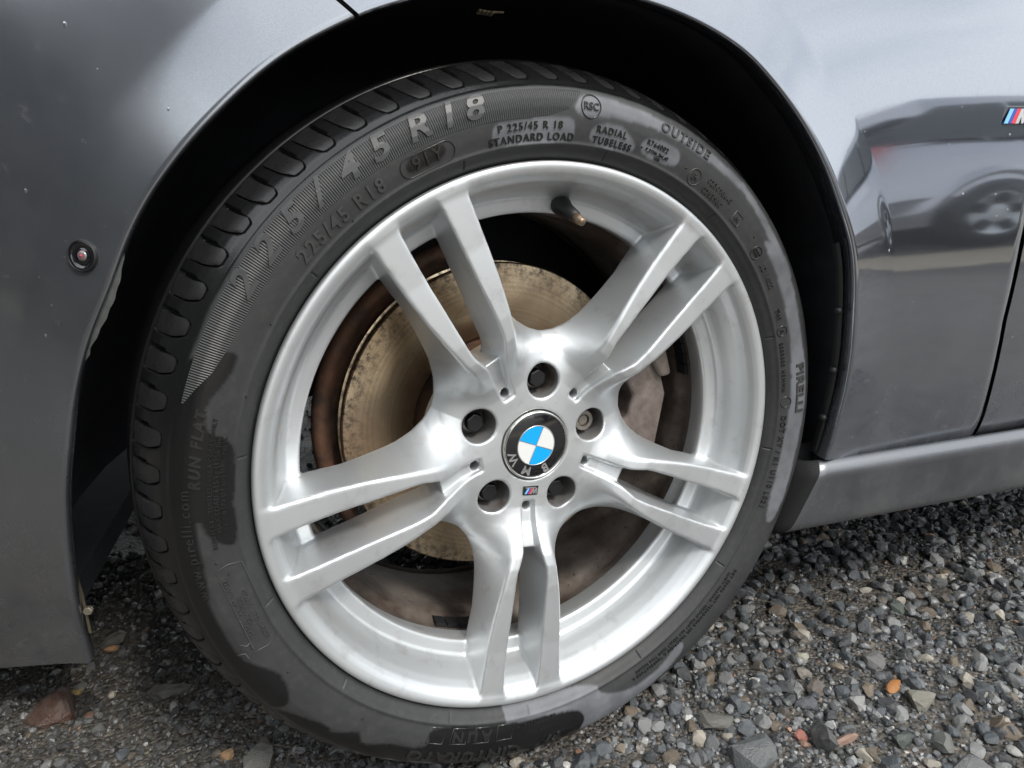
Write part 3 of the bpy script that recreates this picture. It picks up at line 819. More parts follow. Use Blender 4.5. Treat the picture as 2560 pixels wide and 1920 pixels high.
star = [((.0078 if i % 2 == 0 else .0031) * math.sin(i * math.pi / 5), (.0078 if i % 2 == 0 else .0031) * math.cos(i * math.pi / 5)) for i in range(10)]
outline(-159.8, .2815, star, w=.0005)
for dg in (-117.6, -112.6, -107.6, -102.6):
    outline(dg, .2678, [(-.0085, -.0068), (.0075, -.0068), (.0090, .0068), (-.0070, .0068)], w=.0005, wetm=True)
outline(-166.5, .2690, [(-.036, -.0090), (.036, -.0090), (.038, 0), (.036, .0090), (-.036, .0090), (-.038, 0)], w=.0004)
# moulding nubs
for dg, r0 in ((146.8, .2605), (158.4, .2580), (127.0, .2600), (100.5, .2640), (72.6, .2670), (62.3, .2690), (40.8, .2710), (161.4, .2810), (164.4, .2760), (-175.5, .2760), (-173.0, .2700), (-152.0, .2700), (-134.0, .2680), (-120.2, .2740)):
    V, F = lathe([(.0, -.0011), (.0006, -.0009), (.0009, 0), (.0009, .001)], 8)
    a = R(dg); link('moulding_nub', mesh_np('moulding_nub', V + np.array([r0 * math.cos(a), float(side_y(r0)), r0 * math.sin(a)]), F, True, [M['letters_wet']]), wheel)
# ------------------------------------------------------------------ bodywork
def paint(name, c0, c1, dirt=0.0, rough=0.055, coatr=0.02, metal=0.88, dirt_lo=0.12, dirt_hi=0.30):
    t = NT(name)
    flake = t.noise(1400.0, 2.0, 0.5); big = t.noise(3.0, 3.0)
    col = t.mix(flake, c0, c1)
    co = t.coord(); sp = t.n('ShaderNodeSeparateXYZ'); t.l(co, sp.inputs[0])
    d1 = t.noise(12.0, 6.0, 0.65); d2 = t.noise(70.0, 5.0, 0.7)
    mp = t.n('ShaderNodeMapping'); mp.inputs['Scale'].default_value = (30.0, 30.0, 3.5); t.l(co, mp.inputs['Vector'])
    st = t.noise(1.0, 4.0, 0.6, vec=mp.outputs['Vector'])              # rain streaks running down
    low = t.n('ShaderNodeMapRange', **{'From Min': dirt_hi, 'From Max': dirt_lo, 'To Min': 0.0, 'To Max': 1.0}); t.l(sp.outputs[2], low.inputs['Value'])
    film = t.math('MULTIPLY', low.outputs[0], t.ramp(d1, [(0.30, 0.15), (0.70, 1.0)]))
    film = t.math('MULTIPLY', film, t.ramp(st, [(0.30, 0.6), (0.65, 1.0)]))
    film = t.math('MULTIPLY', film, dirt)
    specks = t.math('MULTIPLY', t.ramp(d2, [(0.62, 0.0), (0.72, 0.65)]), t.math('ADD', low.outputs[0], 0.08))
    film = t.math('MINIMUM', t.math('ADD', film, t.math('MULTIPLY', specks, dirt)), 0.95)
    col = t.mix(film, col, (0.105, 0.101, 0.095))
    t.set(color=col, metal=t.math('MULTIPLY', t.math('SUBTRACT', 1.0, film), metal), rough=t.mix(film, rough, 0.8),
          coat=t.math('SUBTRACT', 1.0, t.math('MULTIPLY', film, 0.9)), coatr=t.mix(film, t.ramp(d1, [(0.35, coatr), (0.75, coatr * 2.5)]), 0.45))
    t.b.inputs['Coat IOR'].default_value = 1.6
    t.bump(t.noise(9.0, 2.0), 0.02, 0.004)
    return t.m
M['paint'] = paint('grey_metallic_paint', (0.185, 0.200, 0.232), (0.30, 0.32, 0.36), dirt=0.75, dirt_lo=0.20, dirt_hi=0.46)
M['bumper_paint'] = paint('grey_bumper_paint', (0.20, 0.213, 0.238), (0.32, 0.335, 0.365), dirt=0.30, rough=0.20, coatr=0.06, dirt_lo=0.05, dirt_hi=0.9)
M['skirt_paint'] = paint('grey_skirt_paint', (0.10, 0.107, 0.122), (0.17, 0.18, 0.20), dirt=1.0, rough=0.26, coatr=0.09, dirt_lo=0.17, dirt_hi=0.30)

# wheel arch edge, hub-centred (x, z), from the low rear corner round over the top to the low front corner
ARCH = np.array([(.3148, -.0583), (.3139, -.0067), (.3121, .0404), (.3047, .0927), (.2992, .1254), (.2922, .1572), (.2869, .1725), (.2712, .2014), (.2510, .2375), (.2281, .2690), (.2016, .2976), (.1693, .3264), (.1309, .3452), (.0946, .3570), (.0862, .3591),
                 (.0, .3672), (-.1069, .3513), (-.1348, .3425), (-.1401, .3398), (-.1905, .3138), (-.2308, .2813), (-.2711, .2413), (-.2877, .2207), (-.3004, .2006), (-.3169, .1674), (-.3259, .1541), (-.3399, .1286), (-.3536, .0967), (-.3698, .0506), (-.3870, -.0009), (-.3916, -.0199), (-.4009, -.0669), (-.4106, -.1228), (-.4146, -.1596), (-.4180, -.1798)])
AANG = np.degrees(np.unwrap(np.arctan2(ARCH[:, 1], ARCH[:, 0]))); ARAD = np.hypot(ARCH[:, 0], ARCH[:, 1])
_k = np.linspace(AANG[0], AANG[-1], 400); _r = np.interp(_k, AANG, ARAD)
for _ in range(30): _r[1:-1] = .25 * _r[:-2] + .5 * _r[1:-1] + .25 * _r[2:]
def arch_r(deg): return np.interp(deg, _k, _r)
BAND = .050
def base_y(x, z):
    return .0055 * smoothstep(-.06, -.22, x) + -.0040 + (z - .2) ** 2 / 2 + .02 * x + np.where(x < -.2, (-.2 - x) ** 2 / (2 * .55), 0)
def flare(d, x=1.0): return (.0042 + .0055 * smoothstep(-.06, -.22, x)) * np.clip(1 - d / BAND, 0, 1) ** 1.4 + .0048 * np.exp(-np.clip(d, 0, 9) / .05)
def body_y(x, z, d): return base_y(x, z) - flare(d, x)

def ray_poly(deg, poly):
    """distance from the hub to a boundary polyline along a direction"""
    dx, dz = math.cos(R(deg)), math.sin(R(deg)); best = 9.0
    for a, b in zip(poly[:-1], poly[1:]):
        ex, ez = b[0] - a[0], b[1] - a[1]; det = dx * -ez + ex * dz
        if abs(det) < 1e-12: continue
        tt = (a[0] * -ez + ex * a[1]) / det; u = (dx * a[1] - dz * a[0]) / det
        if tt > 0 and -1e-9 <= u <= 1 + 1e-9: best = min(best, tt)
    return best

def arch_panel(name, d0, d1, bound, mat, n=150, skew=(0, 0)):
    """body panel between the arch edge and a boundary, with turned-in edges"""
    degs = np.linspace(d0, d1, n); rows = []
    for dg in degs:
        ra = float(arch_r(dg)); rb = max(ray_poly(dg, bound), ra + .004)
        dm = rb - ra
        ds = np.r_[np.linspace(0, BAND, 14), BAND + (np.linspace(0, 1, 30)[1:] ** 1.5) * max(dm - BAND, 0)]
        ds = np.minimum(ds, dm) if dm > BAND else np.linspace(0, dm, len(ds))
        wsk = float(smoothstep(skew[0], skew[1], dg)) if skew[0] != skew[1] else 0.0
        c, s = math.cos(R(dg)), math.sin(R(dg)); row = []
        # flange turned in behind the arch edge, broader low down at the front
        fk = 1 + 2.0 * float(smoothstep(160, 186, dg))
        x0, z0 = ra * c, ra * s; y0 = float(body_y(x0, z0, 0))
        for dr, dy in ((.004, .030), (-.0010 * fk, .0150), (-.0016 * fk, .0050), (-.0014 * fk, .0022), (-.0008 * fk, .0007)):
            row.append(((ra + dr) * c, y0 + dy, (ra + dr) * s))
        for d in ds:
            an = R(dg) + wsk * .445 * d / (ra + d); x, z = (ra + d) * math.cos(an), (ra + d) * math.sin(an)
            row.append((x, float(body_y(x, z, d)), z))
        an = R(dg) + wsk * .445 * dm / rb; c, s = math.cos(an), math.sin(an); x, z = rb * c, rb * s; y = float(body_y(x, z, dm))
        for dr, dy in ((.0012, .0010), (.0016, .0030), (.0016, .0160)):
            row.append(((rb + dr) * c, y + dy, (rb + dr) * s))
        rows.append(row)
    V = np.array(rows); n_, m_ = V.shape[:2]
    V = V.reshape(-1, 3) + np.array([0, 0, HUB])
    # turned edge at the two ends as well
    o = link(name, mesh_np(name, V, grid_faces(n_, m_), True, [mat]), car)
    return o

GAP = [(.5071, .80), (.5067, .1712), (.5063, .1614), (.5105, .0779), (.5314, -.0422), (.5313, -.0540), (.5291, -.0670)]
fender_bound = [(.5428, -.0727), (.30, -.0690)]
f_b = [(-.52, .80), (-.3100, .5100), (-.1473, .3538), (-.1385, .3452)]
SEAM_DEG = 111.7
fb = [(.2900, -.0635)] + [(p[0] - .0020, p[1]) for p in GAP[::-1]] + [(-.60, .80)]
fender = arch_panel('fender', AANG[0], 111.75, fb, M['paint'], skew=(92, 111.75))
bb = [(-.10, .80), (-1.05, .80), (-1.05, -.245), (-.5220, -.2203), (-.4676, -.2001), (-.4390, -.1920), (-.4180, -.1812)]
bumper = arch_panel('front_bumper', 112.30, AANG[-1], bb, M['bumper_paint'], skew=(134, 112.30))

def sheet(name, f, us, vs, mat, parent=car, flip=False):
    V = np.array([[f(u, v) for v in vs] for u in us]).reshape(-1, 3)
    return link(name, mesh_np(name, V, grid_faces(len(us), len(vs), flip=flip), True, [mat]), parent)
# front door behind the fender
def door_pt(u, v):
    z = -.0670 + v * (.80 + .0670)
    gx = float(np.interp(z, [p[1] for p in GAP[::-1]], [p[0] for p in GAP[::-1]]))
    x = gx + .0025 + u
    return (x, float(base_y(x, z)), z + HUB)
vs = np.linspace(0, 1, 60); us = np.r_[np.linspace(.0015, .3, 14), np.linspace(.34, 1.1, 14)]
V = np.array([[door_pt(u, v) for v in vs] for u in us])
b1 = V[:, :1].copy(); b1[..., 1] += .016; b1[..., 2] -= .001
V = np.concatenate([b1, V], 1)
link('front_door', mesh_np('front_door', V.reshape(-1, 3), grid_faces(V.shape[0], V.shape[1], flip=True), True, [M['paint']]), car)

# side skirt: section swept along the sill, its front end slanting back
SK = [(.0370, -.0740), (.0362, -.0640), (.0345, -.0600), (.0300, -.0603), (.0262, -.0640), (.0225, -.0690), (.0212, -.0730), (.0224, -.0850), (.0238, -.0980), (.0252, -.1100), (.0266, -.1220), (.0286, -.1330), (.0335, -.1400), (.0420, -.1440), (.0900, -.1470)]
SKr = resample(SK, .004, 0)
rows = []
for x in np.r_[0, .004, np.linspace(.012, 1.35, 40)]:
    row = []
    for y, z in SKr:
        xf = .3046 + (.2772 - .3046) * (z + .061) / (-.1372 + .061)
        if z > -.061: xf = .3046
        inset = .0022 if x == 0 else 0.0
        row.append((xf + x, y + inset, z - .0006 * (1 if x == 0 else 0) + HUB))
    rows.append(row)
V = np.array(rows)
link('side_skirt', mesh_np('side_skirt', V.reshape(-1, 3), grid_faces(V.shape[0], V.shape[1], flip=True), True, [M['skirt_paint']]), car)
# black end piece closing the skirt towards the wheel
rows = []
for y, z in SKr[4:]:
    xf = min(.3046 + (.2772 - .3046) * (z + .061) / (-.1372 + .061), .3046)
    rows.append([(xf + a, y + b, z + HUB + c) for a, b, c in ((.004, .0006, 0), (-.002, .0010, 0), (-.009, .006, -.001), (-.020, .030, -.002), (-.034, .080, -.004), (-.036, .22, -.004))])
V = np.array(rows).reshape(-1, 3)
o = link('skirt_end_piece', mesh_np('skirt_end_piece', V, grid_faces(len(rows), 6, flip=True), True, [M['gap']]), car)

# arch liner: dark shell behind the arch edge, with the inner wall of the wheel house
degs = np.linspace(-24, 187, 110); rows = []
for dg in degs:
    ra = float(arch_r(np.clip(dg, AANG[0], AANG[-1]))); c, s = math.cos(R(dg)), math.sin(R(dg))
    x0, z0 = ra * c, ra * s; y0 = float(body_y(x0, z0, 0))
    row = []
    for k, (dr, y) in enumerate(((.0035, y0 + .010), (.0045, y0 + .020), (.010, .060), (.022, .110), (.026, .180), (.024, .260), (.010, .330), (-.030, .350), (-.30, .36))):
        wob = .0015 * math.sin(dg * .9 + k) if 1 < k < 7 else 0
        row.append(((ra + dr + wob) * c, y, (ra + dr + wob) * s + HUB))
    rows.append(row)
V = np.array(rows)
link('arch_liner', mesh_np('arch_liner', V.reshape(-1, 3), grid_faces(V.shape[0], V.shape[1], flip=True), True, [M['liner']]), car)
# narrow inner flange of the liner seen along the rear edge of the arch, with its clips
rows = []
for dg in np.linspace(-9.5, 31, 40):
    ra = float(arch_r(dg)); c, s = math.cos(R(dg)), math.sin(R(dg)); y0 = float(body_y(ra * c, ra * s, 0))
    rows.append([((ra + a) * c, y0 + b, (ra + a) * s + HUB) for a, b in ((-.0040, .0130), (-.0064, .0136), (-.0068, .0150), (-.0068, .020))])
V = np.array(rows)
link('liner_flange', mesh_np('liner_flange', V.reshape(-1, 3), grid_faces(V.shape[0], V.shape[1], flip=True), True, [M['black_plastic']]), car)
for dg in (19.5, 8.0, -2.0):
    ra = float(arch_r(dg)) - .0080; y0 = float(body_y(ra * math.cos(R(dg)), ra * math.sin(R(dg)), 0)) + .0120
    V, F = lathe([(.0, -.0018), (.0022, -.0014), (.0032, -.0004), (.0036, .0012), (.0036, .004)], 14)
    link('liner_clip', mesh_np('liner_clip', V + np.array([ra * math.cos(R(dg)), y0, ra * math.sin(R(dg)) + HUB]), F, True, [M['black_plastic']]), car)
# pale moulded mark inside the arch
V, F = join([box((-.026 + .0036 * k, .100, .3700 - .0004 * k), (.0028, .011, .0015)) for k in range(4)] + [box((-.011, .095, .3690), (.010, .003, .0012))])
link('liner_mark', mesh_np('liner_mark', V + np.array([0, 0, HUB]), F, False, [plain('aged_foam', (0.62, 0.54, 0.42), 0.8, var=0.3, scale=300.0)]), car)
# torn edge strip of the liner hanging at the front edge of the arch
rows = []
for dg in np.linspace(147, 166, 30):
    ra = float(arch_r(dg)); c, s = math.cos(R(dg)), math.sin(R(dg)); y0 = float(body_y(ra * c, ra * s, 0))
    w = .0055 * math.sin(math.pi * np.clip((dg - 147) / 14, 0, 1)) ** .7 + (.0012 if dg > 160 else 0) + .0004 * math.sin(dg * 7)
    rows.append([((ra + a) * c, y0 + b, (ra + a) * s + HUB) for a, b in ((.0, .0042), (-w * .5, .0046), (-w, .0056))])
V = np.array(rows)
link('liner_edge_strip', mesh_np('liner_edge_strip', V.reshape(-1, 3), grid_faces(30, 3, flip=True), True, [plain('dirty_edge_strip', (0.10, 0.105, 0.10), 0.6, var=0.4, scale=200.0)]), car)
# screw at the lower front corner of the arch, in its thin bracket
dg = 196.0; ra = float(arch_r(dg)) - .006; y0 = float(body_y(ra * math.cos(R(dg)), ra * math.sin(R(dg)), 0)) + .012
px, pz = ra * math.cos(R(dg)), ra * math.sin(R(dg)) + HUB
V, F = prism([(-.0012, -.024), (.0010, -.024), (.0014, .014), (.0002, .034), (-.0008, .02)], .0, .0012)
link('screw_bracket', mesh_np('screw_bracket', V + np.array([px, y0, pz]), F, False, [plain('zinc_plate', (0.20, 0.18, 0.13), 0.4, 0.8, var=0.3, scale=200.0)]), car)
V, F = prism([(.0042 * math.cos(i * math.pi / 3), .0042 * math.sin(i * math.pi / 3)) for i in range(6)], -.0045, .0)
o = link('screw_head', mesh_np('screw_head', V + np.array([px + .003, y0, pz]), F, False, [plain('zinc_screw', (0.50, 0.46, 0.36), 0.35, 0.9, var=0.2, scale=200.0)]), car); bevel(o, .0008, 2)

# parking sensor in the bumper
sx, sz = -.3300, .1906; _sd = math.hypot(sx, sz) - float(arch_r(math.degrees(math.atan2(sz, sx))))
body_at = lambda x, z: float(body_y(x, z, math.hypot(x, z) - float(arch_r(math.degrees(math.atan2(z, x))))))
sy = body_at(sx, sz) - .0008
dydx = (body_at(sx + .004, sz) - body_at(sx - .004, sz)) / .008; dydz = (body_at(sx, sz + .004) - body_at(sx, sz - .004)) / .008
nrm = Vector((dydx, -1, dydz)).normalized()
mrot = Vector((0, -1, 0)).rotation_difference(nrm).to_matrix()
def on_sensor(prof, n=40):
    V, F = lathe(prof, n); return np.array(V) @ np.array(mrot).T + np.array([sx, sy, sz + HUB]), F
sens = link('parking_sensor', mesh_np('parking_sensor', *on_sensor([(.0, -.0008), (.0045, -.0008), (.0050, -.0003), (.0062, -.0001), (.0078, -.0012), (.0088, -.0020), (.0096, -.0014)]), True, [M['gloss_black']]), car)
link('sensor_ring', mesh_np('sensor_ring', *on_sensor([(.0094, -.0008), (.0097, -.0018), (.0101, -.0020), (.0106, -.0010), (.0110, .0014)]), True, [M['black_plastic']]), sens)
link('sensor_face', mesh_np('sensor_face', *on_sensor([(.0, -.0020), (.0024, -.0018), (.0034, -.0012), (.0038, -.0004)]), True, [plain('sensor_face', (0.22, 0.17, 0.18), 0.25, 0.3, coat=1.0)]), sens)
link('sensor_dot', mesh_np('sensor_dot', *on_sensor([(.0, -.0024), (.0007, -.0023), (.0010, -.0018)], 12), True, [plain('sensor_dot', (0.65, 0.03, 0.06), 0.3)]), sens)

# badge on the fender, cut by the right edge of the picture
bx, bz = .4715, .2795
badge(car, np.array([bx, float(base_y(bx, bz)) - .0016, bz + HUB]), np.array([1.0, .02, 0]), np.array([0, .08, 1.0]), np.array([0, -1.0, 0]), .030, plate=False)
V, F = prism([(-.0185, -.0090), (.030, -.0090), (.030, .0080), (-.0110, .0080)], -.0012, .0012)
o = link('badge_back', mesh_np('badge_back', V + np.array([bx, float(base_y(bx, bz)) + .0004, bz + HUB]), F, False, [M['gloss_black']]), car); bevel(o, .0009, 2)

# black seal seen in the gap between fender and door
V = []
for gx, gz in GAP[1:]:
    y = float(base_y(gx, gz)) + .0150
    V += [(gx - .012, y, gz + HUB), (gx + .016, y, gz + HUB)]
V = [(GAP[0][0] - .012, float(base_y(.52, .8)) + .015, .8 + HUB), (GAP[0][0] + .016, float(base_y(.52, .8)) + .015, .8 + HUB)] + V
link('door_seal', mesh_np('door_seal', np.array(V), grid_faces(len(V) // 2, 2), True, [M['gap']]), car)
V = [(x, y, z + HUB) for x in (.27, .5, .9, 1.6) for y, z in ((.0580, -.050), (.0500, -.082))]
link('sill_seal', mesh_np('sill_seal', np.array(V), grid_faces(4, 2), True, [M['gap']]), car)

# floor pan, inner structure and the far side, so that no light leaks through the car
V, F = join([box((1.2, .95, HUB - .100), (1.9, 1.55, .06)), box((-.78, 1.0, .125), (.62, 1.60, .03)), box((.0, 1.15, HUB + .18), (.9, 1.10, .35)),
             box((.95, .60, HUB + .30), (.85, 1.0, .70)), box((-.75, .75, HUB + .25), (.30, 1.1, .60)), box((.0, .95, HUB + .62), (1.9, 1.7, .05))])
link('underbody', mesh_np('underbody', V, F, False, [M['liner']]), car)
# wheel on the other side of the axle
V, F = lathe([(.10, 1.52), (.22, 1.50), (.24, 1.48), (.30, 1.475), (.322, 1.50), (.326, 1.60), (.322, 1.69), (.29, 1.70)], 60)
link('far_wheel', mesh_np('far_wheel', V + np.array([0, 0, HUB]), F, True, [M['tread']]), car)

# rain beads standing on the paint
def beads():
    Vb, Fb = lathe([(0, -1.0), (.35, -.93), (.70, -.62), (.92, -.25), (1.0, 0.02)], 10)
    parts = []
    rg = np.random.default_rng(5)
    pts = []
    for _ in range(46):                       # on the bumper
        x = rg.uniform(-.52, -.20); z = rg.uniform(-.05, .36); pts.append((x, z, rg.uniform(.0005, .0013)))
    for _ in range(34):                       # on the fender and the door
        x = rg.uniform(.18, .75); z = rg.uniform(-.05, .38); pts.append((x, z, rg.uniform(.0004, .0009)))
    for x, z, s in pts:
        dg = math.degrees(math.atan2(z, x)) % 360
        if dg > 300: dg -= 360
        d = math.hypot(x, z) - float(arch_r(np.clip(dg, AANG[0], AANG[-1])))
        if d < .004 or (x > .28 and z < -.04): continue
        V = Vb * np.array([s, s * .45, s * rg.uniform(1.0, 1.7)]); y = float(body_y(x, z, d))
        parts.append((V + np.array([x, y, z + HUB]), Fb))
    V, F = join(parts)
    t = NT('rain_water'); t.set(color=(0.9, 0.9, 0.92), rough=0.03, spec=0.5, trans=0.95, ior=1.33)
    o = link('rain_beads', mesh_np('rain_beads', V, F, True, [t.m]), car); o['kind'] = 'stuff'
beads()
# ------------------------------------------------------------------ ground and loose stones
def ground_z(x, y):
    P = np.stack([x * 2.2, y * 2.2, np.zeros_like(x)], -1); Q = np.stack([x * 14, y * 14, np.zeros_like(x) + 3], -1); W = np.stack([x * 60, y * 60, np.zeros_like(x) + 8], -1)
    return .006 * vnoise(P, 1) + .0035 * vnoise(Q, 2) + .0012 * vnoise(W, 4) - .006
t = NT('wet_grit')
g1 = t.noise(7.0, 5.0, 0.6); g2 = t.noise(320.0, 4.0, 0.7); g3 = t.noise(90.0, 6.0, 0.7)
vo_ = t.n('ShaderNodeTexVoronoi', Scale=210.0); t.l(t.coord(), vo_.inputs['Vector'])
col = t.mix(g1, (0.052, 0.043, 0.035), (0.105, 0.088, 0.070))
sw = t.n('ShaderNodeSeparateColor'); t.l(vo_.outputs['Color'], sw.inputs[0])
chips = t.ramp(sw.outputs[0], [(0.0, (0.035, 0.036, 0.038)), (0.35, (0.085, 0.085, 0.085)), (0.6, (0.13, 0.115, 0.10)), (0.85, (0.21, 0.20, 0.185)), (1.0, (0.30, 0.25, 0.20))])
col = t.mix(t.ramp(g3, [(0.40, 0.1), (0.60, 0.9)]), col, chips)
t.set(color=col, rough=t.ramp(g1, [(0.35, 0.35), (0.65, 0.65)]))
t.bump(t.math('ADD', g2, t.math('MULTIPLY', vo_.outputs['Distance'], -1.5)), 0.7, 0.004)
M['ground'] = t.m
def ground():
    xs = np.unique(np.r_[-300, -120, -50, -22, -10, -5, -2.5, np.linspace(-1.4, 2.2, 300), 3, 5, 10, 22, 50, 120, 300])
    ys = np.unique(np.r_[-300, -120, -50, -22, -10, -5, -2.5, np.linspace(-1.2, 2.0, 270), 3, 5, 10, 22, 50, 120, 300])
    X, Y = np.meshgrid(xs, ys, indexing='ij'); Z = ground_z(X, Y) * np.exp(-(np.hypot(X, Y) / 12) ** 2)
    o = link('ground', mesh_np('ground', np.stack([X, Y, Z], -1).reshape(-1, 3), grid_faces(len(xs), len(ys)), True, [M['ground']]))
    o['kind'] = 'structure'
ground()

t = NT('sunlit_tan_grit')  # tan grit, coloured pale to paint in a sunlit strip of ground
g1 = t.noise(9.0, 5.0, 0.6); g2 = t.noise(300.0, 4.0, 0.7)
t.set(color=t.mix(g1, (0.30, 0.25, 0.18), (0.46, 0.39, 0.30)), rough=0.9); t.bump(g2, 0.6, 0.004)
xs = np.linspace(-4.0, 9.0, 260); ys = np.linspace(-1.98, -1.42, 14)
PX, PY = np.meshgrid(xs, ys, indexing='ij')
wv = .10 * vnoise(np.stack([PX * .9, PX * 0, PX * 0], -1), 12) + .03 * vnoise(np.stack([PX * 5, PX * 0, PY * 3], -1), 13)
PY2 = PY + wv
o = link('sunlit_strip', mesh_np('sunlit_strip', np.stack([PX, PY2, ground_z(PX, PY2) * np.exp(-(np.hypot(PX, PY2) / 12) ** 2) + .012 - .012 * (np.abs(PY + 1.70) / .28) ** 4], -1).reshape(-1, 3), grid_faces(260, 14), True, [t.m])); o['kind'] = 'structure'

t = NT('gravel_stone')
cv = t.attr('stone_colour', 'Color'); n1 = t.noise(140.0, 5.0, 0.7); n2 = t.noise(600.0, 3.0)
col = t.mix(t.ramp(n1, [(0.35, 0.0), (0.7, 0.5)]), cv, t.mix(0.5, cv, (0.22, 0.21, 0.19)))
t.set(color=col, rough=t.ramp(n1, [(0.3, 0.16), (0.7, 0.5)])); t.bump(n2, 0.35, 0.0012)
M['gravel'] = t.m
t = NT('loose_stone')
oi = t.n('ShaderNodeObjectInfo'); n1 = t.noise(2.5, 6.0, 0.7); n2 = t.noise(14.0, 4.0)
col = t.mix(t.ramp(n1, [(0.38, 0.0), (0.72, 0.6)]), oi.outputs['Color'], t.mix(0.55, oi.outputs['Color'], (0.26, 0.25, 0.23)))
t.set(color=col, rough=t.ramp(n1, [(0.3, 0.22), (0.7, 0.55)])); t.bump(n2, 0.35, 0.03)
M['stone'] = t.m

def ico(sub):
    import bmesh
    bm = bmesh.new(); bmesh.ops.create_icosphere(bm, subdivisions=sub, radius=1.0)
    V = np.array([v.co[:] for v in bm.verts]); F = np.array([[v.index for v in f.verts] for f in bm.faces]); bm.free(); return V, F
def rock(seed, sub=2, cuts=9):
    """angular crushed stone: a ball cut flat by random planes, of unit size"""
    rg = np.random.default_rng(seed); V, F = ico(sub)
    V = V * np.array([1.0, rg.uniform(.65, .95), rg.uniform(.45, .75)])
    for _ in range(cuts):
        n = rg.normal(size=3); n /= np.linalg.norm(n); d = rg.uniform(.34, .62)
        k = V @ n - d; m = k > 0; V[m] -= n * k[m, None] * rg.uniform(.85, 1.0)
    V += rg.normal(size=V.shape) * .015
    return V / np.abs(V).max(), F
def rot_z_tilt(rg, n):
    a = rg.uniform(0, 2 * np.pi, n); tx = rg.normal(0, .35, n); ty = rg.normal(0, .35, n)
    ca, sa = np.cos(a), np.sin(a); cx, sx = np.cos(tx), np.sin(tx); cy, sy = np.cos(ty), np.sin(ty)
    Z = np.zeros((n, 3, 3)); Z[:, 0, 0] = ca; Z[:, 0, 1] = -sa; Z[:, 1, 0] = sa; Z[:, 1, 1] = ca; Z[:, 2, 2] = 1
    X = np.zeros((n, 3, 3)); X[:, 0, 0] = 1; X[:, 1, 1] = cx; X[:, 1, 2] = -sx; X[:, 2, 1] = sx; X[:, 2, 2] = cx
    Y = np.zeros((n, 3, 3)); Y[:, 1, 1] = 1; Y[:, 0, 0] = cy; Y[:, 0, 2] = sy; Y[:, 2, 0] = -sy; Y[:, 2, 2] = cy
    return Z @ X @ Y
PALETTE = np.array([(.022, .025, .030), (.045, .050, .058), (.085, .090, .098), (.14, .145, .150), (.22, .222, .222), (.058, .066, .066), (.095, .083, .070), (.15, .12, .09), (.36, .35, .335), (.22, .12, .08)])
PWT = np.array([.17, .24, .22, .14, .07, .06, .05, .02, .025, .006]); PWT = PWT / PWT.sum()

def patches(x, y):
    """0..1: where bare muddy grit shows between the stones"""
    return smoothstep(.05, .45, vnoise(np.stack([x * 7, y * 7, x * 0 + 11], -1), 6) + .25 * vnoise(np.stack([x * 20, y * 20, x * 0 + 2], -1), 7))
rgS = np.random.default_rng(21)
# candidate stones over the ground in view; density falls off away from the camera
def scatter(n, x0, x1, y0, y1, smin, smax, pw):
    x = rgS.uniform(x0, x1, n); y = rgS.uniform(y0, y1, n)
    s = smin + (smax - smin) * rgS.uniform(0, 1, n) ** pw
    keep = rgS.uniform(0, 1, n) > patches(x, y) * np.where(x < .05, .35, .75) * (s < .008)
    keep &= ~((np.abs(x + .01) < .085) & (y > .0) & (y < .24) & (s > .004))          # under the tyre's footprint
    return x[keep], y[keep], s[keep]
near = [scatter(24000, .10, 1.15, -.30, .55, .0012, .0040, 1.3), scatter(8600, .10, 1.15, -.30, .55, .0034, .0125, 2.2),
        scatter(13000, -.72, .10, -.02, .55, .0022, .0056, 1.4), scatter(4200, -.72, .10, -.02, .60, .005, .0140, 2.4), scatter(900, -.30, .30, -.30, .0, .003, .009, 2.0), scatter(2500, -.30, .30, -.30, .0, .0012, .0032, 1.3),
        scatter(5200, -.9, 2.0, .55, 1.6, .003, .010, 2.0)]
X = np.concatenate([a[0] for a in near]); Yg = np.concatenate([a[1] for a in near]); S = np.concatenate([a[2] for a in near])
# left of the tyre, under the bumper, finer, browner gravel with shade painted in
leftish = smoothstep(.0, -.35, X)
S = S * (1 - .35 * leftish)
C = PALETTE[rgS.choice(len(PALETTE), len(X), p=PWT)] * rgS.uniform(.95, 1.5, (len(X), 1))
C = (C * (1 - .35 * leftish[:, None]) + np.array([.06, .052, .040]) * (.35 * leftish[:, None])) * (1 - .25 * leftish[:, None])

# the 286 stones that show largest become objects of their own
camx, camy, camz = cam.matrix_world.translation
Mi = np.array(cam.matrix_world.inverted())
P = np.c_[X, Yg, np.zeros_like(X), np.ones_like(X)] @ Mi.T
u_ = P[:, 0] / -P[:, 2] * 23.875 / 36 + .5; v_ = P[:, 1] / -P[:, 2] * 23.875 / 36 * 4 / 3 + .5
vis = (u_ > .0) & (u_ < 1) & (v_ > 0) & (v_ < 1) & (P[:, 2] < 0)
# what the tyre and the bodywork hide does not count: keep to the two open patches of ground
open_r = (u_ > .60 + .0 * v_) & (v_ < .30 + .10 * (u_ - .75) / .25) | (v_ < .10) & (u_ > .45)
open_l = (u_ < .22) & (v_ < .30)
app = np.where(vis & (open_r | open_l), S / np.maximum(-P[:, 2], .05), 0)
order = np.argsort(-app)
NIND = 262
ind = order[:NIND]
rest = np.setdiff1d(np.arange(len(X)), ind)

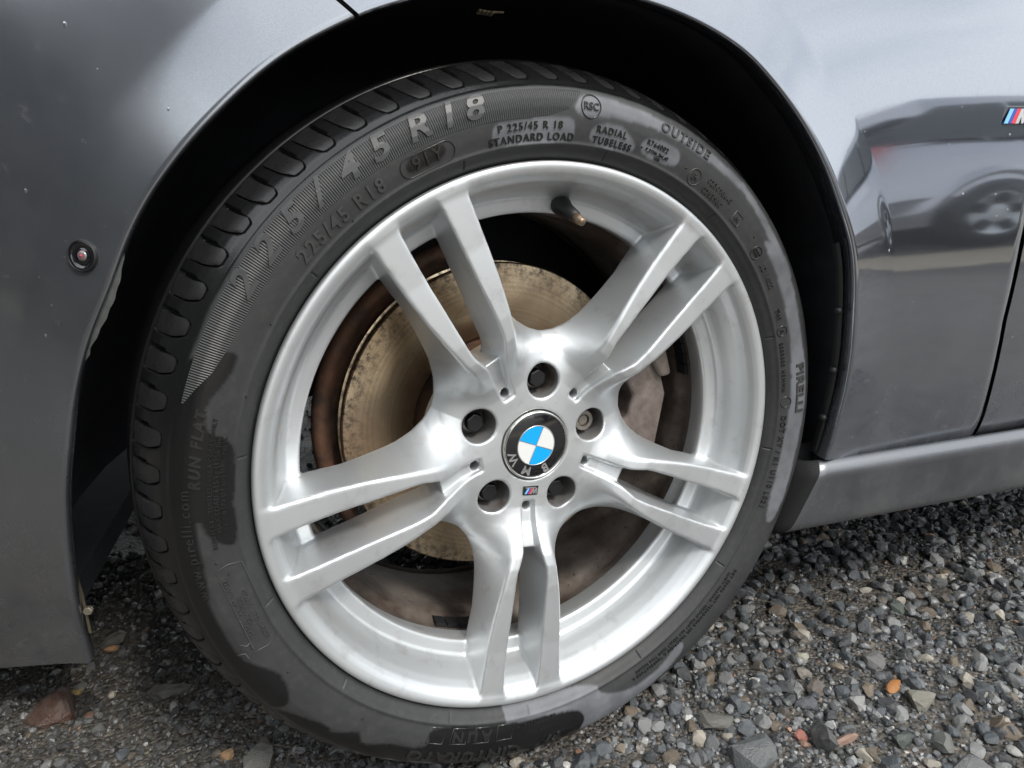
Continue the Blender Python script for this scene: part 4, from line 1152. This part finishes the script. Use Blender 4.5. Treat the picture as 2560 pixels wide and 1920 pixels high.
def gravel_mass(sel):
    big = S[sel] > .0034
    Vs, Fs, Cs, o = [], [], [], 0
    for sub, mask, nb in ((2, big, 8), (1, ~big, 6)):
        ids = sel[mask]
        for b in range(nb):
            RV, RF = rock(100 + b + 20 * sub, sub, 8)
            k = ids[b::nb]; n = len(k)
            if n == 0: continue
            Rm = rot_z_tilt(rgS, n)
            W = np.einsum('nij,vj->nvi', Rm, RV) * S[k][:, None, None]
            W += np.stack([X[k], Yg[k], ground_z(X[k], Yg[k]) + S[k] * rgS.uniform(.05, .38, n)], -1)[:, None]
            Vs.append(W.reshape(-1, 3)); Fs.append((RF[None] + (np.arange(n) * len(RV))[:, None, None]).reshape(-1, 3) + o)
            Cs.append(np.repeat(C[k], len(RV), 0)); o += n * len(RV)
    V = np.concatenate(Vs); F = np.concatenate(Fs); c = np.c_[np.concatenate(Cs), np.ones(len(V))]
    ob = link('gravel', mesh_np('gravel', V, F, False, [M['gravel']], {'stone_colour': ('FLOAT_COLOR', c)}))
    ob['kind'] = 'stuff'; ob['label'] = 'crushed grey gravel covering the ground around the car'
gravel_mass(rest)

ROCKS = [mesh_np('stone', *rock(300 + i, 2, 10), False, [M['stone']]) for i in range(14)]
ROUND = [mesh_np('pebble', *rock(400 + i, 3, 3), True, [M['stone']]) for i in range(3)]
KINDS = [('dark slate', (.028, .031, .036)), ('mid grey', (.085, .088, .092)), ('pale grey', (.19, .192, .192)), ('blue grey', (.055, .064, .074)), ('brown', (.12, .092, .066)), ('cream', (.31, .28, .235))]
def stone(name, me, x, y, s, col, label, group=None, rot=None, sink=.25, sc=(1, 1, 1)):
    o = link(name, me); o['label'] = label; o['category'] = 'stone'
    if group: o['group'] = group
    z = float(ground_z(np.array([x]), np.array([y]))[0]) + s * sink
    o.location = (x, y, z); o.scale = (s * sc[0], s * sc[1], s * sc[2])
    o.rotation_euler = rot if rot else (random.gauss(0, .3), random.gauss(0, .3), random.uniform(0, 6.28))
    o.color = (*col, 1); return o
# stones one can point to, each where it lies
SPECIAL = [
    ('pebble', 1, .392, -.026, .0150, (.44, .175, .04), 'smooth orange pebble, brightest in the gravel right of the tyre', (1.15, .48, .40)),
    ('stone', 2, .4009, -.0522, .0170, (.21, .20, .165), 'large pale olive-grey stone just below the bright orange pebble', (1, .95, .95)),
    ('stone', 5, .2486, -.0526, .0085, (.34, .125, .095), 'small brick-red stone beside a pink shard, below the wheel on the right', (1, .9, 1)),
    ('stone', 7, .2890, -.0697, .0150, (.33, .205, .155), 'flat pink shard just right of the small brick-red stone', (1.3, .45, .5)),
    ('stone', 1, .1754, -.0652, .0270, (.105, .112, .118), 'biggest blue-grey stone with a flat top at the bottom edge', (1.25, .8, .8)),
    ('stone', 9, .7101, .2246, .0120, (.52, .26, .12), 'orange-tan stone lying under the side skirt', (1, .9, .9)),
    ('stone', 11, -.506, .225, .0330, (.085, .043, .030), 'large reddish brown block under the front bumper', (1, .85, .95)),
]
def gpt(u, v):
    """ground point seen at a place in the photograph (2560 x 1920)"""
    d = cam.matrix_world.to_3x3() @ Vector(((u - 1280) / 1697.8, -(v - 960) / 1697.8, -1))
    c = cam.matrix_world.translation; k = (.006 - c.z) / d.z; p = c + d * k; return p.x, p.y
for pu, pv, s, col, lab, sc in [
    (2045, 1700, .0150, (.105, .083, .072), 'brownish purple stone among grey ones, left of a pale white stone', (1, .9, .9)),
    (2145, 1740, .0125, (.30, .295, .29), 'pale whitish grey stone left of the orange pebble', (.9, 1, .9)),
    (2028, 1738, .0150, (.085, .090, .105), 'bluish grey block of stone below the brownish purple one', (1.2, .8, .8)),
    (2012, 1625, .0110, (.40, .385, .31), 'cream white stone midway between tyre and orange pebble', (1, .9, 1)),
    (2012, 1665, .0120, (.24, .215, .185), 'tan grey stone just below the cream white stone', (1.1, 1, .8)),
    (1780, 1790, .0185, (.125, .122, .108), 'long olive-grey flat stone near the bottom, left of the biggest stone', (1.4, .7, .6)),
    (1925, 1560, .0140, (.115, .115, .115), 'tilted mid grey flat stone with a dark hollow under it', (1.1, .7, .7)),
    (2060, 1835, .0190, (.055, .057, .060), 'dark upright stone below the small brick-red stone', (.9, .8, 1.2)),
    (2180, 1640, .0160, (.14, .135, .135), 'grey stone with a pale lower face, left of the orange pebble', (1.2, .9, .8)),
    (2440, 1895, .0200, (.12, .122, .125), 'large grey stone cut by the bottom edge, right of centre', (1.2, .9, .8)),
    (2545, 1850, .0120, (.40, .39, .37), 'white ring-like stone at the right edge near the bottom', (.7, 1, .7)),
    (2265, 1830, .0150, (.062, .075, .068), 'dark green-grey stone near the bottom right', (1.3, .8, .8)),
    (2360, 1840, .0140, (.14, .145, .135), 'light green-grey stone right of the dark green-grey one', (1.1, .9, .9)),
    (1900, 1545, .0085, (.36, .35, .33), 'small white chip close to the tyre, right of the rim', (1, .9, 1)),
    (2165, 1455, .0085, (.36, .34, .29), 'small cream oval pebble under the middle of the side skirt', (1.3, .7, .8)),
    (2240, 1500, .0130, (.085, .105, .090), 'mossy green-grey stone beyond the cream oval pebble', (1.1, 1, .9)),
    (280, 1601, .0100, (.42, .23, .11), 'orange-brown pebble in the shade between bumper and tyre', (1.2, .8, .7)),
    (295, 1575, .0200, (.075, .070, .058), 'dark olive stone right behind the orange-brown pebble', (1.2, .9, .8)),
    (180, 1717, .0085, (.38, .27, .10), 'yellow pebble under the corner of the front bumper', (1.3, .7, .7)),
    (410, 1720, .0240, (.060, .058, .052), 'big dull brown-grey stone left of the tyre bottom', (1.3, .9, .7)),
    (562, 1880, .0100, (.40, .24, .12), 'orange and white pebble below the tyre at the lower left', (1, .8, 1)),
    (636, 1900, .0190, (.115, .115, .105), 'pale stone at the bottom edge left of the tyre contact', (1, .9, .9)),
    (280, 1719, .0075, (.40, .36, .29), 'small cream chip left of the big dull brown-grey stone', (.8, 1, 1)),
    ]:
    x, y = gpt(pu, pv); SPECIAL.append(('stone', random.randrange(14), x, y, s, col, lab, sc))
for nm, mi, x, y, s, col, lab, sc in SPECIAL:
    stone(nm, (ROUND if nm == 'pebble' else ROCKS)[mi], x, y, s, col, lab, None, rot=(random.gauss(0, .12), random.gauss(0, .12), random.uniform(-.5, .5)), sink=.30, sc=sc)
spx = np.array([(a[2], a[3], a[4]) for a in SPECIAL])
def place(x, y):
    if x < .05: return 'in the shade under the front bumper' if x < -.22 else 'beside the front of the tyre'
    if y > .20: return 'beneath the side skirt'
    if x < .20: return 'close to the foot of the tyre'
    return 'out in the open right of the orange pebble' if x > .40 else 'between the tyre and the orange pebble'
for i in ind:
    x, y, s = X[i], Yg[i], S[i]
    if (np.hypot(spx[:, 0] - x, spx[:, 1] - y) < spx[:, 2] * .9 + s * .6).any(): continue
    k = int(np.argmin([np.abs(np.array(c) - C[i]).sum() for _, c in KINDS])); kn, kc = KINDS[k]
    f = random.uniform(1.0, 1.4)
    stone('stone', ROCKS[int(i) % 14], float(x), float(y), float(s), tuple(c * f for c in kc), f'{"large" if s > .0085 else "small"} {kn} angular stone {place(x, y)}', f'{"large" if s > .0085 else "small"} {kn} gravel stones {place(x, y)}', sink=random.uniform(.12, .40))

# ------------------------------------------------------------------ what shows in the paint: a parked car, plus an added hedge and van
def neighbour():
    root = empty('parked_car', (4.42, -2.10, 0)); root.scale = (-1, 1, 1); root['label'] = 'silver grey estate car parked alongside, seen mirrored in the paint'; root['category'] = 'car'
    sil = paint('neighbour_silver_paint', (0.42, 0.42, 0.45), (0.55, 0.55, 0.58), dirt=0.2)
    L = [(-2.3, .30, .62), (-2.22, .24, .74), (-1.9, .20, .84), (-1.2, .19, .93), (.0, .19, .97), (1.2, .19, .99), (1.85, .22, .98), (1.98, .30, .92)]
    sec = lambda x, zb, zt: [(x, -.05, zb), (x, .0, zb + .06), (x, .03, zb + .28), (x, .02, zt - .16), (x, -.03, zt - .03), (x, -.12, zt), (x, -1.55, zt), (x, -1.66, zt - .05), (x, -1.72, zb + .25), (x, -1.66, zb)]
    V = np.array([sec(*l) for l in L]); n, m = V.shape[:2]
    F = grid_faces(n, m, wrap_m=True).tolist() + [tuple(range(m)), tuple((n - 1) * m + k for k in range(m - 1, -1, -1))]
    o = link('body', mesh_np('body', V.reshape(-1, 3), F, False, [sil]), root); bm_fix(o); bevel(o, .04, 3, 25)
    G = [(-1.25, .94, .02), (-.55, 1.38, .17), (.2, 1.46, .20), (1.25, 1.43, .21), (1.62, 1.25, .16), (1.80, .96, .06)]
    V = np.array([[(x, -.06, .93), (x, -.04 - i * .9, .5 * (.93 + zt)), (x, -.06 - i, zt), (x, -1.60 + i, zt), (x, -1.62 + i * .9, .5 * (.93 + zt)), (x, -1.60, .93)] for x, zt, i in G])
    n, m = V.shape[:2]
    o = link('roof', mesh_np('roof', V.reshape(-1, 3), grid_faces(n, m, wrap_m=True).tolist() + [tuple(range(m)), tuple((n - 1) * m + k for k in range(m - 1, -1, -1))], False, [sil]), root); bm_fix(o); bevel(o, .03, 2, 20)
    gl = NT('tinted_glass'); gl.set(color=(0.02, 0.03, 0.028), rough=0.06, spec=0.6)
    for pl in ([(-.95, .99), (-.42, 1.30), (-.02, 1.36), (-.02, .99)], [(.04, .99), (.04, 1.36), (.82, 1.35), (.86, .99)], [(.92, .99), (.89, 1.34), (1.30, 1.31), (1.62, 1.12), (1.66, .99)]):
        V, F = prism(pl, -.012, .012)
        V = np.array(V); V[:, 1] += -.02 - .20 * np.clip((V[:, 2] - .95) / .45, 0, 1) + .035
        o = link('window', mesh_np('window', V, F, False, [gl.m]), root); bm_fix(o)
    red = plain('tail_lamp_red', (0.55, 0.02, 0.03), 0.15, coat=1.0)
    V, F = box((1.78, .0, .85), (.13, .11, .26)); o = link('tail_lamp', mesh_np('tail_lamp', V, F, False, [red]), root); bevel(o, .03, 3)
    V, F = box((-2.14, -.04, .66), (.26, .12, .16)); o = link('headlamp', mesh_np('headlamp', V, F, False, [M['chrome']]), root); bevel(o, .03, 3)
    V, F = box((2.0, -.85, .42), (.06, 1.5, .26)); o = link('rear_bumper', mesh_np('rear_bumper', V, F, False, [sil]), root); bevel(o, .03, 3)
    for wx in (-1.45, 1.12):
        for wy in (.035, -1.52):
            wh = empty('wheel', (wx, wy - .10 * (1 if wy > 0 else -1), .31), root)
            V, F = lathe([(.20, -.10), (.27, -.115), (.305, -.09), (.312, 0), (.305, .10), (.2, .11)], 48)
            link('tyre', mesh_np('tyre', V, F, True, [M['tread']]), wh); sgn = 1
            V, F = lathe([(.0, .085), (.06, .09), (.10, .075), (.185, .095), (.205, .105), (.21, .02)], 48)
            link('rim', mesh_np('rim', V, F, True, [M['alloy']]), wh)
            V = []
            for i in range(33):
                a = R(-12 + 204 * i / 32)
                V += [(wx + .345 * math.cos(a), -.005, .31 + .345 * math.sin(a)), (wx + .352 * math.cos(a), .036, .31 + .352 * math.sin(a)), (wx + .385 * math.cos(a), .044, .31 + .385 * math.sin(a)), (wx + .43 * math.cos(a), .024, .31 + .43 * math.sin(a))]
            if wy > 0: link('wheel_arch', mesh_np('wheel_arch', np.array(V), grid_faces(33, 4, flip=True), True, [sil]), root)
            for k in range(5):
                a = R(72 * k + 20); c, s = math.cos(a), math.sin(a)
                pl = [(c * r - s * w, s * r + c * w) for r, w in ((.09, .030), (.17, .045), (.185, 0), (.17, -.045), (.09, -.030))]
                V, F = prism(pl, .082, .1005); link('rim_opening', mesh_np('rim_opening', V, F, False, [M['gap']]), wh)
    V, F = box((-.2, -.85, .30), (3.9, 1.5, .14)); link('underbody', mesh_np('underbody', V, F, False, [M['gap']]), root)
neighbour()

def hedge(name, x0, y0, x1, y1, h, w, n, seed, label):  # added unseen ahead of the car, to darken the bumper's reflection
    rg = np.random.default_rng(seed); root = empty(name, (x0, y0, 0)); root['label'] = label; root['category'] = 'hedge'
    L = math.hypot(x1 - x0, y1 - y0); dx, dy = (x1 - x0) / L, (y1 - y0) / L
    s = rg.uniform(0, L, n); hh = h * (.75 + .25 * vnoise(np.c_[s * .8, s * 0, s * 0], seed))
    tq = rg.uniform(-1, 1, n); z = hh * rg.uniform(.02, 1, n) ** .8; off = tq * w * np.sqrt(np.clip(1 - (z / hh) ** 4, .05, 1))
    P = np.c_[s * dx - off * dy, s * dy + off * dx, z]
    sz = rg.uniform(.05, .13, n); a = rg.normal(size=(n, 3)); a /= np.linalg.norm(a, axis=1)[:, None]; b = np.cross(a, rg.normal(size=(n, 3))); b /= np.linalg.norm(b, axis=1)[:, None]
    V = np.stack([P - a * sz[:, None], P + b * sz[:, None] * .5, P + a * sz[:, None], P - b * sz[:, None] * .5], 1).reshape(-1, 3)
    t = NT('hedge_leaf'); t.set(color=t.mix(t.noise(3.0, 4.0), (0.035, 0.055, 0.028), (0.075, 0.10, 0.05)), rough=0.6)
    o = link('foliage', mesh_np('foliage', V, np.arange(4 * n).reshape(-1, 4), False, [t.m]), root); o['kind'] = 'stuff'
    V, F = box((L * dx / 2, L * dy / 2, h * .36), (abs(L * dx) + w, abs(L * dy) + w * .9, h * .72)); link('inner_branches', mesh_np('inner_branches', V, F, False, [plain('hedge_inside', (0.018, 0.022, 0.014), 0.9)]), root)
hedge('hedge', -6.2, 7.0, -6.2, -9.0, 6.0, .9, 14000, 3, 'tall dark green hedge added out of view ahead, darkening the reflection in the bumper')
def van():  # added unseen vehicle: blocks sky on the left and darkens the bumper
    root = empty('added_van', (-2.95, -1.62, 0)); root['label'] = 'tall dark blue van added out of view to block sky and darken the bumper'; root['category'] = 'van'
    blue = plain('van_paint', (0.022, 0.026, 0.036), 0.3, coat=1.0, coatr=0.05)
    L = [(-2.5, .35, .85), (-2.42, .28, 1.05), (-1.75, .26, 1.22), (-1.05, .25, 1.95), (-.7, .25, 2.14), (2.3, .25, 2.18), (2.42, .28, 2.10), (2.46, .34, 1.9)]
    sec = lambda x, zb, zt: [(x, -.05, zb), (x, .0, zb + .10), (x, .03, .9 * zb + .5), (x, -.03, zt - .30), (x, -.08, zt - .07), (x, -.20, zt), (x, -1.62, zt), (x, -1.76, zt - .10), (x, -1.84, zb + .3), (x, -1.76, zb)]
    V = np.array([sec(*l) for l in L]); n, m = V.shape[:2]
    o = link('body', mesh_np('body', V.reshape(-1, 3), grid_faces(n, m, wrap_m=True).tolist() + [tuple(range(m)), tuple((n - 1) * m + k for k in range(m - 1, -1, -1))], False, [blue]), root); bm_fix(o); bevel(o, .05, 3, 25)
    gl = NT('van_glass'); gl.set(color=(0.012, 0.014, 0.016), rough=0.06)
    V, F = prism([(-1.35, 1.20), (-.98, 1.78), (-.15, 1.84), (-.15, 1.20)], .0, .035); o = link('window', mesh_np('window', V, F, False, [gl.m]), root); bm_fix(o)
    for wx in (-1.65, 1.45):
        wh = empty('wheel', (wx, -.06, .34), root)
        V, F = lathe([(.20, .10), (.29, .115), (.335, .09), (.342, 0), (.335, -.10), (.2, -.11)], 40); link('tyre', mesh_np('tyre', V, F, True, [M['tread']]), wh)
        V, F = lathe([(.0, .10), (.08, .105), (.12, .08), (.19, .09), (.205, .11)], 40); link('rim', mesh_np('rim', V, F, True, [M['steel']]), wh)
    for wx in (-1.65, 1.45):
        V, F = lathe([(.20, -1.66), (.33, -1.68), (.342, -1.75), (.2, -1.85)], 30); link('far_wheel', mesh_np('far_wheel', V + np.array([wx, 0, .34]), F, True, [M['tread']]), root)
van()
